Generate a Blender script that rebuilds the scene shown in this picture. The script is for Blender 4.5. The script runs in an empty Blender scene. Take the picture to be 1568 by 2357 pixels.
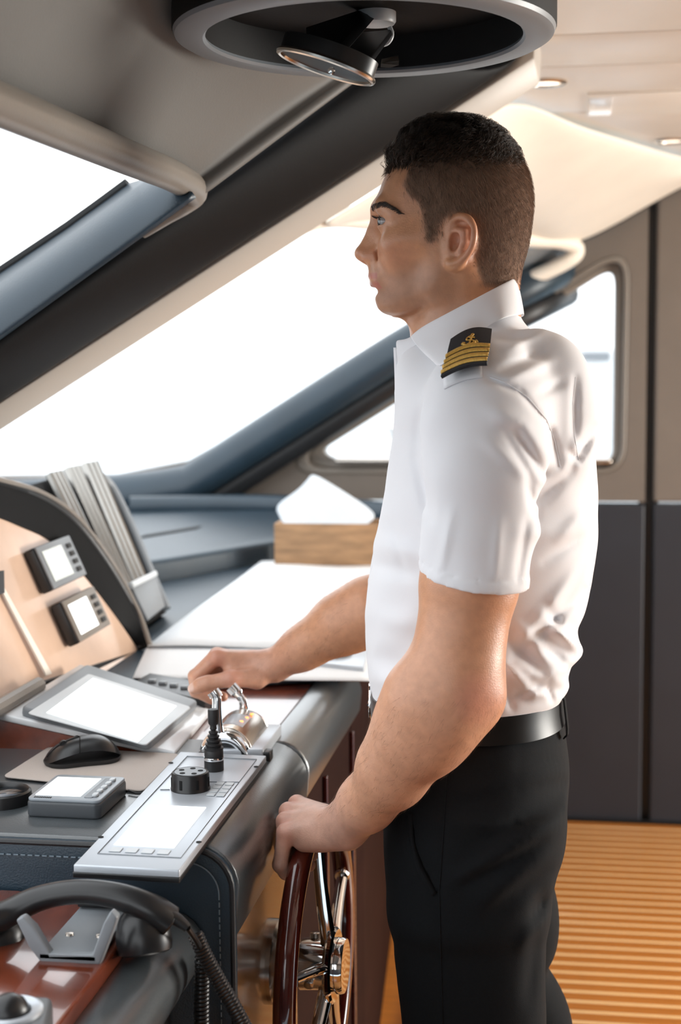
import bpy, bmesh, math, random
import numpy as np
from mathutils import Matrix, Vector, Euler
from mathutils.bvhtree import BVHTree
random.seed(4); np.random.seed(4)
R = math.radians
SC = bpy.context.scene
COL = SC.collection

# ---------------------------------------------------------------- camera
W_, H_, F_ = 1568, 2357, 3500.0
CAM_Z, YAW, ROLL = 1.52, R(9.0), R(-0.5)
PITCH = math.atan((H_ / 2 - 800) / F_)
CROT = Euler((math.pi / 2 - PITCH, 0, YAW)).to_matrix() @ Matrix.Rotation(ROLL, 3, 'Z')
cam = bpy.data.cameras.new('camera')
cam.sensor_fit = 'VERTICAL'; cam.sensor_height = 36; cam.lens = F_ / H_ * 36
cam.clip_start = 0.05; cam.clip_end = 500
cam.dof.use_dof = True; cam.dof.focus_distance = 1.80; cam.dof.aperture_fstop = 5.0
camo = bpy.data.objects.new('camera', cam)
camo.matrix_world = Matrix.Translation((0, 0, CAM_Z)) @ CROT.to_4x4()
COL.objects.link(camo); SC.camera = camo

# ---------------------------------------------------------------- world, lights, exposure
SC.view_settings.view_transform = 'Standard'; SC.view_settings.look = 'None'
SC.view_settings.exposure = 0.84; SC.view_settings.gamma = 1.0
SC.view_settings.use_curve_mapping = False
SC.cycles.max_bounces = 8; SC.cycles.diffuse_bounces = 4; SC.cycles.glossy_bounces = 4
SC.cycles.transparent_max_bounces = 8; SC.cycles.sample_clamp_indirect = 6
SC.cycles.use_denoising = True
wd = bpy.data.worlds.new('overcast_sky'); SC.world = wd; wd.use_nodes = True
wn = wd.node_tree.nodes; wl = wd.node_tree.links; wn.clear()
wo = wn.new('ShaderNodeOutputWorld'); wb = wn.new('ShaderNodeBackground')
wb.inputs['Color'].default_value = (0.93, 0.97, 1.0, 1); wb.inputs['Strength'].default_value = 1.6
wl.new(wb.outputs[0], wo.inputs[0])

def lamp(name, kind, loc, rot, energy, color, size=1.0, sizey=None):
    l = bpy.data.lights.new(name, kind); l.energy = energy; l.color = color
    if kind == 'AREA':
        l.size = size
        if sizey: l.shape = 'RECTANGLE'; l.size_y = sizey
    elif kind == 'SUN': l.angle = size
    else: l.shadow_soft_size = size
    o = bpy.data.objects.new(name, l); o.location = loc; o.rotation_euler = rot
    COL.objects.link(o); return o
# warm area lamp added out of view aft, tilted up to brighten the ceiling
lamp('aft_ceiling_fill', 'AREA', (2.9, 3.2, 1.25), (0, R(118), 0), 85, (1.0, 0.95, 0.87), 1.2, 1.6)

# ---------------------------------------------------------------- pixel -> place helpers
CO = Vector((0, 0, CAM_Z))
def ray(px, py):
    return CROT @ Vector(((px - W_ / 2) / F_, -(py - H_ / 2) / F_, -1.0))
def PY(px, py, Y):
    d = ray(px, py); return CO + d * (Y / d.y)
def PZ(px, py, Z):
    d = ray(px, py); return CO + d * ((Z - CAM_Z) / d.z)
def PX(px, py, X):
    d = ray(px, py); return CO + d * (X / d.x)
def PPL(px, py, p0, n):
    d = ray(px, py); return CO + d * ((p0 - CO).dot(n) / d.dot(n))
CI = np.array(CROT.inverted())
def topx(P):                      # (N,3) -> pixel coordinates
    q = (np.asarray(P) - np.array(CO)) @ CI.T
    return np.stack([W_ / 2 + F_ * q[:, 0] / -q[:, 2], H_ / 2 - F_ * q[:, 1] / -q[:, 2]], 1)

# ---------------------------------------------------------------- materials
def mat(name, col, rough=0.5, metal=0.0, spec=0.5, bump=0.0, bscale=200, vary=0.0, vscale=8, coat=0.0, coatr=0.05,
        emit=None, estr=1.0, stretch=None, sss=0.0, attr=None, sheen=0.0, bdist=0.002):
    m = bpy.data.materials.new(name); m.use_nodes = True
    nt = m.node_tree; b = nt.nodes['Principled BSDF']
    b.inputs['Base Color'].default_value = (*col, 1); b.inputs['Roughness'].default_value = rough
    b.inputs['Metallic'].default_value = metal; b.inputs['Specular IOR Level'].default_value = spec
    b.inputs['Coat Weight'].default_value = coat; b.inputs['Coat Roughness'].default_value = coatr
    b.inputs['Sheen Weight'].default_value = sheen
    if sss:
        b.inputs['Subsurface Weight'].default_value = sss; b.inputs['Subsurface Radius'].default_value = (1, .35, .2)
        b.inputs['Subsurface Scale'].default_value = 0.006
    if emit: b.inputs['Emission Color'].default_value = (*emit, 1); b.inputs['Emission Strength'].default_value = estr
    tc = nt.nodes.new('ShaderNodeTexCoord'); mp = nt.nodes.new('ShaderNodeMapping')
    nt.links.new(tc.outputs['Object'], mp.inputs[0])
    if stretch: mp.inputs['Scale'].default_value = stretch
    src = None
    if attr:
        a = nt.nodes.new('ShaderNodeAttribute'); a.attribute_name = attr; src = a.outputs['Color']
        nt.links.new(src, b.inputs['Base Color'])
        if sss:                                  # short-haired scalp is matt, bare skin has its sheen
            rr = nt.nodes.new('ShaderNodeMapRange'); rr.inputs[1].default_value = .15; rr.inputs[2].default_value = .27; rr.inputs[3].default_value = .95; rr.inputs[4].default_value = rough
            nt.links.new(a.outputs['Fac'], rr.inputs[0]); nt.links.new(rr.outputs[0], b.inputs['Roughness'])
    if vary:
        n = nt.nodes.new('ShaderNodeTexNoise'); n.inputs['Scale'].default_value = vscale; n.inputs['Detail'].default_value = 6
        nt.links.new(mp.outputs[0], n.inputs['Vector'])
        mr = nt.nodes.new('ShaderNodeMapRange'); mr.inputs[1].default_value = .25; mr.inputs[2].default_value = .75
        mr.inputs[3].default_value = 1 - vary; mr.inputs[4].default_value = 1 + vary
        nt.links.new(n.outputs['Fac'], mr.inputs[0])
        mx = nt.nodes.new('ShaderNodeVectorMath'); mx.operation = 'SCALE'
        if src: nt.links.new(src, mx.inputs[0])
        else: mx.inputs[0].default_value = col
        nt.links.new(mr.outputs[0], mx.inputs['Scale']); nt.links.new(mx.outputs[0], b.inputs['Base Color'])
    if bump:
        n = nt.nodes.new('ShaderNodeTexNoise'); n.inputs['Scale'].default_value = bscale; n.inputs['Detail'].default_value = 4
        nt.links.new(mp.outputs[0], n.inputs['Vector'])
        bp = nt.nodes.new('ShaderNodeBump'); bp.inputs['Strength'].default_value = bump; bp.inputs['Distance'].default_value = bdist
        nt.links.new(n.outputs['Fac'], bp.inputs['Height']); nt.links.new(bp.outputs[0], b.inputs['Normal'])
    return m
def glassy(name, tint=(1, 1, 1), gloss=0.07):
    m = bpy.data.materials.new(name); m.use_nodes = True; nt = m.node_tree; nt.nodes.clear()
    o = nt.nodes.new('ShaderNodeOutputMaterial'); t = nt.nodes.new('ShaderNodeBsdfTransparent'); g = nt.nodes.new('ShaderNodeBsdfGlossy')
    t.inputs[0].default_value = (*tint, 1); g.inputs['Roughness'].default_value = 0.02
    x = nt.nodes.new('ShaderNodeMixShader'); x.inputs[0].default_value = gloss
    nt.links.new(t.outputs[0], x.inputs[1]); nt.links.new(g.outputs[0], x.inputs[2]); nt.links.new(x.outputs[0], o.inputs[0])
    return m
M = dict(
    navy=mat('navy_leather', (.020, .038, .056), .36, bump=.25, bscale=420, vary=.12),
    mullion=mat('black_padding', (.004, .0045, .0055), .6, spec=.14, bump=.15, bscale=420), charcoal=mat('charcoal_leather', (.015, .016, .018), .40, bump=.2, bscale=420, vary=.12),
    lining=mat('grey_headlining', (.135, .130, .122), .6, bump=.12, bscale=300, vary=.06),
    lip=mat('taupe_trim', (.21, .185, .16), .36, bump=.1, bscale=300),
    cream=mat('cream_headlining', (.84, .78, .69), .5, bump=.06, bscale=260, vary=.03),
    ceil=mat('cream_ceiling_panel', (.86, .81, .74), .35, vary=.03),
    wallup=mat('taupe_wall_leather', (.155, .130, .110), .5, bump=.1, bscale=300, vary=.06),
    walllow=mat('shaded_wall_panel', (.022, .025, .033), .45, bump=.1, bscale=300, vary=.08),  # lower wall darkened in its colour, where less light falls
    teak=mat('teak', (.42, .145, .022), .30, vary=.22, vscale=14, stretch=(.35, 6, 6), coat=.35, coatr=.18),
    holly=mat('holly', (.88, .60, .30), .3, vary=.1, vscale=14, stretch=(.35, 6, 6), coat=.4, coatr=.15),
    mahog=mat('red_mahogany', (.16, .035, .015), .22, vary=.35, vscale=9, stretch=(5, .7, 5), coat=.8, coatr=.06),
    mahogw=mat('wheel_mahogany', (.075, .010, .006), .15, vary=.25, vscale=30, coat=1.0, coatr=.03),
    strip=mat('pale_trim', (.46, .43, .39), .4, bump=.1, bscale=300), fascia=mat('sheen_lightened_wood', (.72, .50, .37), .30, vary=.12, vscale=10, coat=1, coatr=.16),  # fascia wood lightened in base colour for the sky it reflects
    walnut=mat('brown_side_wood', (.20, .115, .06), .25, vary=.2, vscale=6, stretch=(4, .6, 2), coat=.6, coatr=.1),
    chrome=mat('chrome', (.86, .86, .86), .06, metal=1),
    nickel=mat('satin_nickel', (.62, .56, .50), .25, metal=1),
    silver=mat('silver_plate', (.56, .60, .65), .30, metal=.35), console=mat('glossy_console_leather', (.046, .055, .061), .30, spec=.9, bump=.16, bscale=420, vary=.1, coat=.8, coatr=.26), bezel=mat('bezel_grey', (.26, .29, .32), .3), tube=mat('brushed_tube', (.36, .35, .33), .30, metal=1), mid=mat('mid_grey_case', (.085, .092, .10), .4), darkwood=mat('dark_cabinet_wood', (.016, .005, .004), .7, spec=.08, vary=.3, vscale=6, stretch=(4, .6, 2)), slate=mat('slate_plastic', (.045, .052, .060), .35),
    black=mat('black_plastic', (.012, .012, .013), .32),
    blackm=mat('black_matte', (.006, .006, .0065), .7, spec=.25, bump=.1, bscale=300),
    rubber=mat('black_rubber', (.015, .015, .016), .5),
    grey=mat('grey_plastic', (.22, .24, .26), .4),
    lgrey=mat('light_grey_plastic', (.55, .58, .60), .35),
    white=mat('white_gloss', (.80, .82, .84), .25, coat=.4),
    screen=mat('lit_screen', (.8, .85, .86), .1, emit=(.95, 1, 1), estr=.55),
    lcd=mat('grey_lcd', (.40, .42, .36), .12, coat=1),
    paper=mat('paper', (.80, .82, .84), .7, vary=.02, vscale=3),
    oldpaper=mat('blue_white_paper', (.66, .72, .78), .7, vary=.06, vscale=9),
    boxwood=mat('pale_box_wood', (.33, .19, .095), .6, vary=.35, vscale=12, stretch=(1, 1, 5)),
    pad=mat('tan_suede', (.50, .44, .40), .8, bump=.2, bscale=500, vary=.05),
    gold=mat('gold_braid', (.72, .43, .09), .42, metal=.35, bump=.6, bscale=900, vary=.25, vscale=600),
    epaul=mat('epaulette_black', (.014, .014, .018), .8, bump=.3, bscale=900),
    shirt=mat('white_cotton', (.80, .80, .83), .75, bump=.05, bscale=900, sheen=.1),
    trouser=mat('charcoal_wool', (.0065, .0078, .0094), .9, spec=.2, bump=.35, bscale=1100, vary=.12, vscale=350, bdist=.001),
    belt=mat('black_belt_leather', (.006, .0055, .0055), .34, spec=.35),
    skin=mat('skin', (.5, .25, .15), .38, attr='tone', sss=.12, bump=.16, bscale=520, vary=.10, vscale=95),
    hair=mat('dark_brown_hair', (.030, .017, .010), .40, spec=.35, attr='tone'),
    eye=mat('eye_white', (.75, .72, .70), .12, attr='tone', coat=.5),
    glass=glassy('window_glass'), lens=glassy('lens_glass', (.75, .8, .85), .18),
    led=mat('orange_led', (.9, .2, .05), .3, emit=(1, .22, .06), estr=2.0),
    lampglow=mat('downlight_lens', (.9, .8, .7), .3, emit=(1, .85, .7), estr=1.2),
    deckw=mat('white_gelcoat', (.85, .86, .87), .4), sea=mat('sea_water', (.30, .40, .46), .15),
    dock=mat('pale_render', (.62, .58, .56), .7), stitch=mat('blue_grey_thread', (.16, .21, .25), .7),
    shoe=mat('black_shoe_leather', (.01, .01, .01), .25),
)

# ---------------------------------------------------------------- mesh helpers
class MB:
    def __init__(s): s.v = []; s.f = []
    def add(s, vs, fs):
        o = len(s.v); s.v += [tuple(v) for v in vs]; s.f += [tuple(i + o for i in f) for f in fs]; return s
    def loft(s, rings, closed=True, cap=True):
        n = len(rings[0]); vs = [p for r in rings for p in r]; fs = []
        for i in range(len(rings) - 1):
            for j in range(n if closed else n - 1):
                k = (j + 1) % n
                fs.append((i * n + j, i * n + k, (i + 1) * n + k, (i + 1) * n + j))
        if cap and closed:
            fs.append(tuple(range(n))[::-1]); b = (len(rings) - 1) * n; fs.append(tuple(b + j for j in range(n)))
        return s.add(vs, fs)
    def tube(s, path, rad, n=12, cap=True, closed=False, sx=1.0, up=None):
        P = [Vector(p) for p in path]; m = len(P); rings = []
        rr = rad if hasattr(rad, '__len__') else [rad] * m
        u = None
        for i in range(m):
            t = ((P[(i + 1) % m] - P[i - 1]) if closed else (P[min(i + 1, m - 1)] - P[max(i - 1, 0)])).normalized()
            if u is None:
                u = Vector(up) if up else (Vector((0, 0, 1)) if abs(t.z) < .9 else Vector((1, 0, 0)))
            u = (u - t * u.dot(t)).normalized(); w = t.cross(u)
            rings.append([P[i] + (u * math.cos(a) + w * math.sin(a) * sx) * rr[i] for a in [2 * math.pi * k / n for k in range(n)]])
        if closed: rings.append(rings[0])
        return s.loft(rings, True, cap and not closed)
    def lathe(s, prof, c, axis=(0, 0, 1), n=32, cap=True):
        ax = Vector(axis).normalized(); u = Vector((1, 0, 0)) if abs(ax.x) < .9 else Vector((0, 1, 0))
        u = (u - ax * u.dot(ax)).normalized(); w = ax.cross(u); c = Vector(c)
        rings = [[c + ax * h + (u * math.cos(a) + w * math.sin(a)) * r for a in [2 * math.pi * k / n for k in range(n)]] for r, h in prof]
        if not cap: rings.append(rings[0])
        return s.loft(rings, True, cap)
    def prism(s, poly, vec):
        n = len(poly); vec = Vector(vec); P = [Vector(p) for p in poly]
        vs = P + [p + vec for p in P]
        fs = [tuple(range(n))[::-1], tuple(range(n, 2 * n))] + [(i, (i + 1) % n, n + (i + 1) % n, n + i) for i in range(n)]
        return s.add(vs, fs)
    def box(s, c, size, rot=None):
        c = Vector(c); x, y, z = [a / 2 for a in size]
        vs = [Vector((a * x, b * y, d * z)) for a in (-1, 1) for b in (-1, 1) for d in (-1, 1)]
        if rot is not None: vs = [rot @ v for v in vs]
        vs = [v + c for v in vs]
        return s.add(vs, [(0, 1, 3, 2), (4, 6, 7, 5), (0, 4, 5, 1), (2, 3, 7, 6), (0, 2, 6, 4), (1, 5, 7, 3)])
    def grid(s, G):
        n = len(G); m = len(G[0])
        return s.add([p for r in G for p in r], [(i * m + j, i * m + j + 1, (i + 1) * m + j + 1, (i + 1) * m + j) for i in range(n - 1) for j in range(m - 1)])
    def build(s, name, m, parent=None, smooth=True, bevel=0.0, seg=3, solid=0.0, off=0, sub=0, ang=35):
        me = bpy.data.meshes.new(name); me.from_pydata(s.v, [], s.f)
        bm = bmesh.new(); bm.from_mesh(me)
        bmesh.ops.remove_doubles(bm, verts=bm.verts, dist=1e-6)
        bmesh.ops.recalc_face_normals(bm, faces=bm.faces)
        if bevel:
            ed = [e for e in bm.edges if len(e.link_faces) == 2 and e.calc_face_angle(0) > R(30)]
            bmesh.ops.bevel(bm, geom=ed, offset=bevel, segments=seg, profile=.5, affect='EDGES', clamp_overlap=True)
        bm.to_mesh(me); bm.free(); return link(name, me, m, parent, smooth, solid, off, sub, ang)
def link(name, me, m, parent=None, smooth=True, solid=0.0, off=0, sub=0, ang=35):
    me.materials.clear(); me.materials.append(M[m] if isinstance(m, str) else m)
    o = bpy.data.objects.new(name, me); COL.objects.link(o)
    if smooth:
        me.polygons.foreach_set('use_smooth', [True] * len(me.polygons))
        if ang: me.set_sharp_from_angle(angle=R(ang))
    if solid:
        d = o.modifiers.new('thick', 'SOLIDIFY'); d.thickness = solid; d.offset = off
    if sub:
        d = o.modifiers.new('round', 'SUBSURF'); d.levels = sub; d.render_levels = sub
    if parent is not None: hang(o, parent)
    return o
def hang(o, p):
    o.parent = p; o.matrix_parent_inverse = Matrix.Translation(-p_loc(p))
def p_loc(p):
    v = Vector((0, 0, 0))
    while p is not None: v += p.location; p = p.parent if False else None
    return v
def tag(o, label=None, cat=None, group=None, kind=None):
    for k, v in (('label', label), ('category', cat), ('group', group), ('kind', kind)):
        if v: o[k] = v
    return o
def thing(name, loc, label, cat, group=None):
    o = bpy.data.objects.new(name, None); o.empty_display_size = .05; o.location = loc; COL.objects.link(o)
    return tag(o, label, cat, group)
def struct(o): o['kind'] = 'structure'; return o
def lerp(a, b, t): return a + (b - a) * t
def spline(pts, n):
    """Catmull-Rom through points, n samples per span"""
    P = [Vector(p) for p in pts]; out = []
    for i in range(len(P) - 1):
        p0 = P[max(i - 1, 0)]; p1 = P[i]; p2 = P[i + 1]; p3 = P[min(i + 2, len(P) - 1)]
        for k in range(n):
            t = k / n
            out.append(.5 * ((2 * p1) + (p2 - p0) * t + (2 * p0 - 5 * p1 + 4 * p2 - p3) * t * t + (3 * p1 - p0 - 3 * p2 + p3) * t ** 3))
    out.append(P[-1]); return out
def rrect(w, h, r, n=6):
    pts = []
    for cx, cy, a0 in ((w / 2 - r, h / 2 - r, 0), (-w / 2 + r, h / 2 - r, 90), (-w / 2 + r, -h / 2 + r, 180), (w / 2 - r, -h / 2 + r, 270)):
        for k in range(n + 1):
            a = R(a0 + 90 * k / n); pts.append((cx + r * math.cos(a), cy + r * math.sin(a)))
    return pts
def roundpoly(P, r, n=5):
    """round the corners of a planar polygon of Vectors"""
    out = []; m = len(P)
    rr = r if hasattr(r, '__len__') else [r] * m
    for i in range(m):
        a, b, c = P[i - 1], P[i], P[(i + 1) % m]
        q = rr[i]
        if q <= 0: out.append(b); continue
        p0 = b + (a - b).normalized() * min(q, (a - b).length * .48); p2 = b + (c - b).normalized() * min(q, (c - b).length * .48)
        for k in range(n + 1):
            t = k / n; out.append(p0 * (1 - t) ** 2 + b * 2 * t * (1 - t) + p2 * t * t)
    return out
def ringslab(outer, inner, vec):
    """frame between two loops of equal count"""
    mb = MB(); n = len(outer); vec = Vector(vec)
    mb.add([*outer, *inner, *[p + vec for p in inner], *[p + vec for p in outer]],
           [f for i in range(n) for k in [(i + 1) % n] for f in ((i, k, n + k, n + i), (n + i, n + k, 2 * n + k, 2 * n + i),
            (2 * n + i, 2 * n + k, 3 * n + k, 3 * n + i), (3 * n + i, 3 * n + k, k, i))])
    return mb
# ================================================================ the wheelhouse
WY = 4.80                                             # side wall
# floor: sub-floor slab, teak planks and light inlay strips as separate pieces
fl = struct(MB().box((1.1, 2.4, -.03), (5.2, 5.0, .05)).build('floor', 'teak', None, False))
pb = MB().box((0, 0, 0), (3.0, .0405, .012)).build('plank', 'teak', fl, False, bevel=.0008, seg=1)
ib = MB().box((0, 0, 0), (3.0, .0125, .012)).build('inlay_strip', 'holly', fl, False, bevel=.0008, seg=1)
pitch = .0545; y = 4.765; k = 0
while y > 1.25:
    for src, dy in ((pb, 0), (ib, -.0275)):
        o = src if k == 0 else src.copy()
        if k: COL.objects.link(o)
        o.location = (1.12, y + dy, .001 if src is pb else .0006)
    y -= pitch; k += 1

# side wall with the triangular window cut out
Pw = lambda x, y, Y=WY: PY(x, y, Y)
gl = [Pw(735, 1038), Pw(1398, 622), Pw(1416, 632), Pw(1411, 1060), Pw(762, 1060)]
glo = roundpoly(gl, [.03, .045, .04, .03, .03], 5)
mid = sum(glo, Vector()) / len(glo)
gasket_o = roundpoly([Pw(672, 1052), Pw(1402, 582), Pw(1452, 596), Pw(1442, 1092), Pw(690, 1092)], [.10, .09, .07, .09, .06], 5)
gasket_m = [lerp(a, b, .42) for a, b in zip(gasket_o, glo)]
def wall_hole(name, outer, hole, mt, dy):
    bm = bmesh.new(); ed = []
    for lp in (outer, hole):
        vs = [bm.verts.new(p) for p in lp]
        ed += [bm.edges.new((vs[i], vs[(i + 1) % len(vs)])) for i in range(len(vs))]
    bmesh.ops.triangle_fill(bm, use_beauty=True, edges=ed, normal=(0, -1, 0))
    g = bmesh.ops.extrude_face_region(bm, geom=bm.faces[:])
    bmesh.ops.translate(bm, verts=[v for v in g['geom'] if isinstance(v, bmesh.types.BMVert)], vec=(0, dy, 0))
    bmesh.ops.recalc_face_normals(bm, faces=bm.faces)
    me = bpy.data.meshes.new(name); bm.to_mesh(me); bm.free()
    return link(name, me, mt, None, False)
seamX = Pw(1494, 1160).x; seamZ = Pw(1430, 1158).z; LX = -3.6
top = [Pw(1494, 462), Pw(1320, 556), Pw(430, 1062), Pw(250, 1096), Vector((LX, WY, Pw(250, 1096).z - .03))]
wo_ = [Vector((LX, WY, seamZ + .004)), Vector((seamX - .012, WY, seamZ + .004))] + top
wall = struct(wall_hole('wall_port', wo_, gasket_o, 'wallup', .10))
MB().prism([Vector((LX, WY, 0)), Vector((seamX - .012, WY, 0)), Vector((seamX - .012, WY, seamZ - .004)), Vector((LX, WY, seamZ - .004))], (0, .06, 0)).build('lower_panel', 'walllow', wall, False, bevel=.006, seg=2)
px2 = Pw(1700, 380)
MB().prism([Vector((seamX + .014, WY - .004, seamZ + .004)), Vector((2.6, WY - .004, seamZ + .004)), Vector((2.6, WY - .004, 2.12)), Vector((Pw(1568, 425).x, WY - .004, 2.04)), Vector((seamX + .014, WY - .004, Pw(1494, 462).z))], (0, .06, 0)).build('upper_panel', 'wallup', wall, False, bevel=.008, seg=2)
MB().prism([Vector((seamX + .014, WY - .004, 0)), Vector((2.6, WY - .004, 0)), Vector((2.6, WY - .004, seamZ - .002)), Vector((seamX + .014, WY - .004, seamZ - .002))], (0, .06, 0)).build('lower_panel', 'walllow', wall, False, bevel=.006, seg=2)
MB().prism([Vector((seamX - .03, WY + .03, 0)), Vector((seamX + .03, WY + .03, 0)), Vector((seamX + .03, WY + .03, 2.0)), Vector((seamX - .03, WY + .03, 2.0))], (0, .05, 0)).build('joint_backing', 'charcoal', wall, False)
MB().box((1.0, WY - .006, .008), (5.0, .02, .016)).build('skirting_strip', 'blackm', wall, False)
# triangular window: padded gasket ring, inner reveal, pane
win1 = struct(ringslab(gasket_o, gasket_m, (0, .045, 0)).build('window_1', 'lip', None, True, bevel=.008, seg=3))
ringslab([p + Vector((0, .03, 0)) for p in gasket_m], [p + Vector((0, .035, 0)) for p in glo], (0, .055, 0)).build('inner_frame', 'lip', win1, True, bevel=.006, seg=2)
MB().prism([p + Vector((0, .075, 0)) for p in glo], (0, .006, 0)).build('pane', 'glass', win1, False)
a, b = Pw(775, 1050), Pw(1408, 1056)
MB().box(((a.x + b.x) / 2, WY - .005, a.z - .012), (b.x - a.x, .07, .014)).build('sill_ledge', 'nickel', win1, True, bevel=.004)

# port A-pillar: rounded navy beam under the big pane, sweeping into the dash sill
pl = spline([PY(-420, 1170, 4.70), PY(0, 1150, 4.70), PY(250, 1138, 4.70), PY(410, 1118, 4.70), PY(470, 1092, 4.70), PY(700, 945, 4.70), PY(955, 785, 4.70), PY(1160, 680, 4.71), PY(1240, 640, 4.76), PY(1300, 612, 4.90)], 6)
struct(MB().tube(pl, .058, 18, sx=1.3, up=(0, -.5, 1)).build('beam_port', 'navy', None))
MB().tube([p + Vector((0.01, .03, -.085)) for p in pl], .04, 12).build('lower_roll', 'charcoal', bpy.data.objects['beam_port'])

# near windscreen mullion: dark padded band and its pale edge strip
YA, YB = 2.25, 2.72
def edge(pa, pb, n=14, ya=YA, yb=YB, bow=0.0):
    A, B = PY(*pa, ya), PY(*pb, yb)
    return [A.lerp(B, -.38 + 1.38 * i / (n - 1)) + Vector((0, 0, bow * math.sin(math.pi * i / (n - 1)))) for i in range(n)]
e_hi = edge((-160, 893), (920, 112), ya=YA - .22, yb=YB - .24)
e_m1 = edge((-160, 935), (1010, 118), ya=YA - .15, yb=YB - .17)
e_m2 = edge((-160, 975), (1120, 135), ya=YA - .06, yb=YB - .07)
e_lo = edge((-160, 1036), (1228, 132))
e_in = [p + Vector((-.03, .10, .10)) for p in e_lo]
e_hi2 = [p + Vector((-.02, .06, .02)) for p in e_hi]
e_m1 = [p + Vector((.012, 0, -.022)) for p in e_m1]; e_m2 = [p + Vector((.016, 0, -.026)) for p in e_m2]
mull = struct(MB().grid([e_hi2, e_hi, e_m1, e_m2, e_lo, e_in]).build('trim_1', 'mullion', None, sub=2, ang=None, solid=.012, off=-1))
s_hi = [p + Vector((.004, -.006, .002)) for p in edge((-160, 1034), (1226, 136))]
s_lo = edge((-160, 1096), (1244, 196), ya=YA + .02, yb=YB + .03)
s_bk = [p + Vector((0, .09, .07)) for p in s_lo]; s_tp = [p + Vector((0, .07, .07)) for p in s_hi]
MB().loft([[a, b, c, d] for a, b, c, d in zip(s_hi, s_lo, s_bk, s_tp)]).build('edge_strip', 'strip', mull, True, bevel=.006, seg=2)

# near windscreen pane (left edge of the picture): frame lip, dark reveal, pane
X2, Z2 = PY(445, 425, 2.12).x, PY(445, 425, 2.12).z
lipPts = [Vector((X2, -.70, Z2)), Vector((X2, .9, Z2)), Vector((X2, 1.75, Z2)), Vector((X2 + .003, 2.00, Z2 - .001)), PY(446, 440, 2.13), PY(424, 470, 2.15), PY(385, 500, 2.17), PY(330, 540, 2.19)]
win2 = struct(MB().tube(spline(lipPts, 8), [.021] * 30 + [.021 - .0006 * k for k in range(27)] + [.003] * 8, 16).build('window_2', 'lip', None))
rv = [PY(452, 455, 2.04), PY(300, 566, 2.02), PY(120, 696, 2.02), PY(-660, 1260, 2.02)]
rv2 = [PY(300, 436, 2.20), PY(190, 516, 2.20), PY(60, 604, 2.20), PY(-660, 1077, 2.20)]
MB().grid([spline(rv, 6), [p + Vector((-.015, .03, .02)) for p in spline([lerp(a, b, .5) for a, b in zip(rv, rv2)], 6)], spline(rv2, 6)]).build('reveal', 'navy', win2, solid=.01, off=1, ang=None)
MB().tube(spline([p + Vector((.0, .0, .004)) for p in rv2], 4), .014, 10).build('gasket', 'blackm', win2)
MB().prism([Vector((X2 - .03, -.70, Z2 - .01)), PY(330, 420, 2.22), PY(-660, 1078, 2.22), Vector((PY(-660, 1078, 2.22).x, -.70, PY(-660, 1078, 2.22).z))], (-.004, 0, .007)).build('pane', 'glass', win2, False)

# grey headlining between that frame and the ceiling
ZC = 2.06
pr = [(X2 - .02, Z2 + .012), (X2 + .015, Z2 + .10), (X2 + .07, Z2 + .19), (X2 + .22, Z2 + .255), (X2 + .45, ZC - .02), (X2 + .74, ZC)]
far = [PY(440, 425, 2.12), PY(480, 398, 2.13), PY(590, 305, 2.18), PY(700, 215, 2.24), PY(830, 115, 2.30), PY(940, 30, 2.34)]
far2 = [PY(x, y, Y) + Vector((-.01, .03, .02)) for x, y, Y in ((420, 470, 2.06), (490, 420, 2.08), (600, 342, 2.12), (720, 258, 2.17), (860, 160, 2.24), (980, 80, 2.30))]
rows = [[Vector((x, -.72, z)) for x, z in pr], [Vector((x, .8, z)) for x, z in pr], [Vector((x, 1.85, z)) for x, z in pr], far, far2]
struct(MB().grid(rows).build('ceiling_1', 'lining', None, sub=2, ang=None, solid=.03, off=1))

# flat cream ceiling: one piece per panel, joints recessed
ce = struct(MB().box((1.1, 2.05, ZC + .055), (3.1, 5.6, .06)).build('ceiling', 'cream', None, False))
ys = [-.71, .35, 1.2, 1.95, PZ(1420, 76, ZC).y, PZ(1400, 150, ZC).y, PZ(1400, 257, ZC).y, 4.84]
for i in range(len(ys) - 1):
    y0, y1 = ys[i] + .004, ys[i + 1] - .004
    x0 = .12 if i < 3 else -.22
    MB().box(((x0 + 2.6) / 2, (y0 + y1) / 2, ZC + .011), (2.6 - x0, y1 - y0, .022)).build('panel', 'ceil', ce, True, bevel=.004, seg=2)
h0, h1 = PZ(1352, 214, ZC), PZ(1640, 252, ZC)
MB().box(((h0.x + h1.x) / 2 + .05, (h0.y + h1.y) / 2, ZC - .003), (h1.x - h0.x + .1, h1.y - h0.y, .008)).build('hatch', 'ceil', ce, True, bevel=.003)
MB().box(((h0.x + .03), (h0.y + h1.y) / 2, ZC - .0080), (.05, (h1.y - h0.y) * .8, .0025)).build('hatch_pull', 'white', ce, True, bevel=.002)
# curved cream cove between ceiling and side wall
cA = spline([PY(735, 505, 2.85), PY(940, 372, 3.0), PY(1160, 214, PZ(1160, 214, ZC).y), PZ(1350, 276, ZC), PZ(1568, 350, ZC), PZ(1800, 430, ZC)], 5)
cB = spline([PY(760, 500, 3.1), PY(980, 470, 3.6), PY(1150, 440, 4.0), PY(1330, 440, 4.35), PY(1500, 405, 4.5), PY(1760, 330, 4.6)], 5)
cC = spline([PY(775, 497, 3.2), PY(980, 515, 4.0), PY(1180, 534, 4.5), PY(1322, 556, 4.72), PY(1568, 424, 4.78), PY(1800, 312, 4.78)], 5)
cA = [p - Vector((0, 0, .004)) for p in cA]
struct(MB().grid([cA, cB, cC]).build('ceiling_2', 'cream', None, sub=2, ang=None, solid=.02, off=1))
MB().tube(cC, .012, 8).build('piping', 'charcoal', bpy.data.objects['ceiling_2'])
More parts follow.
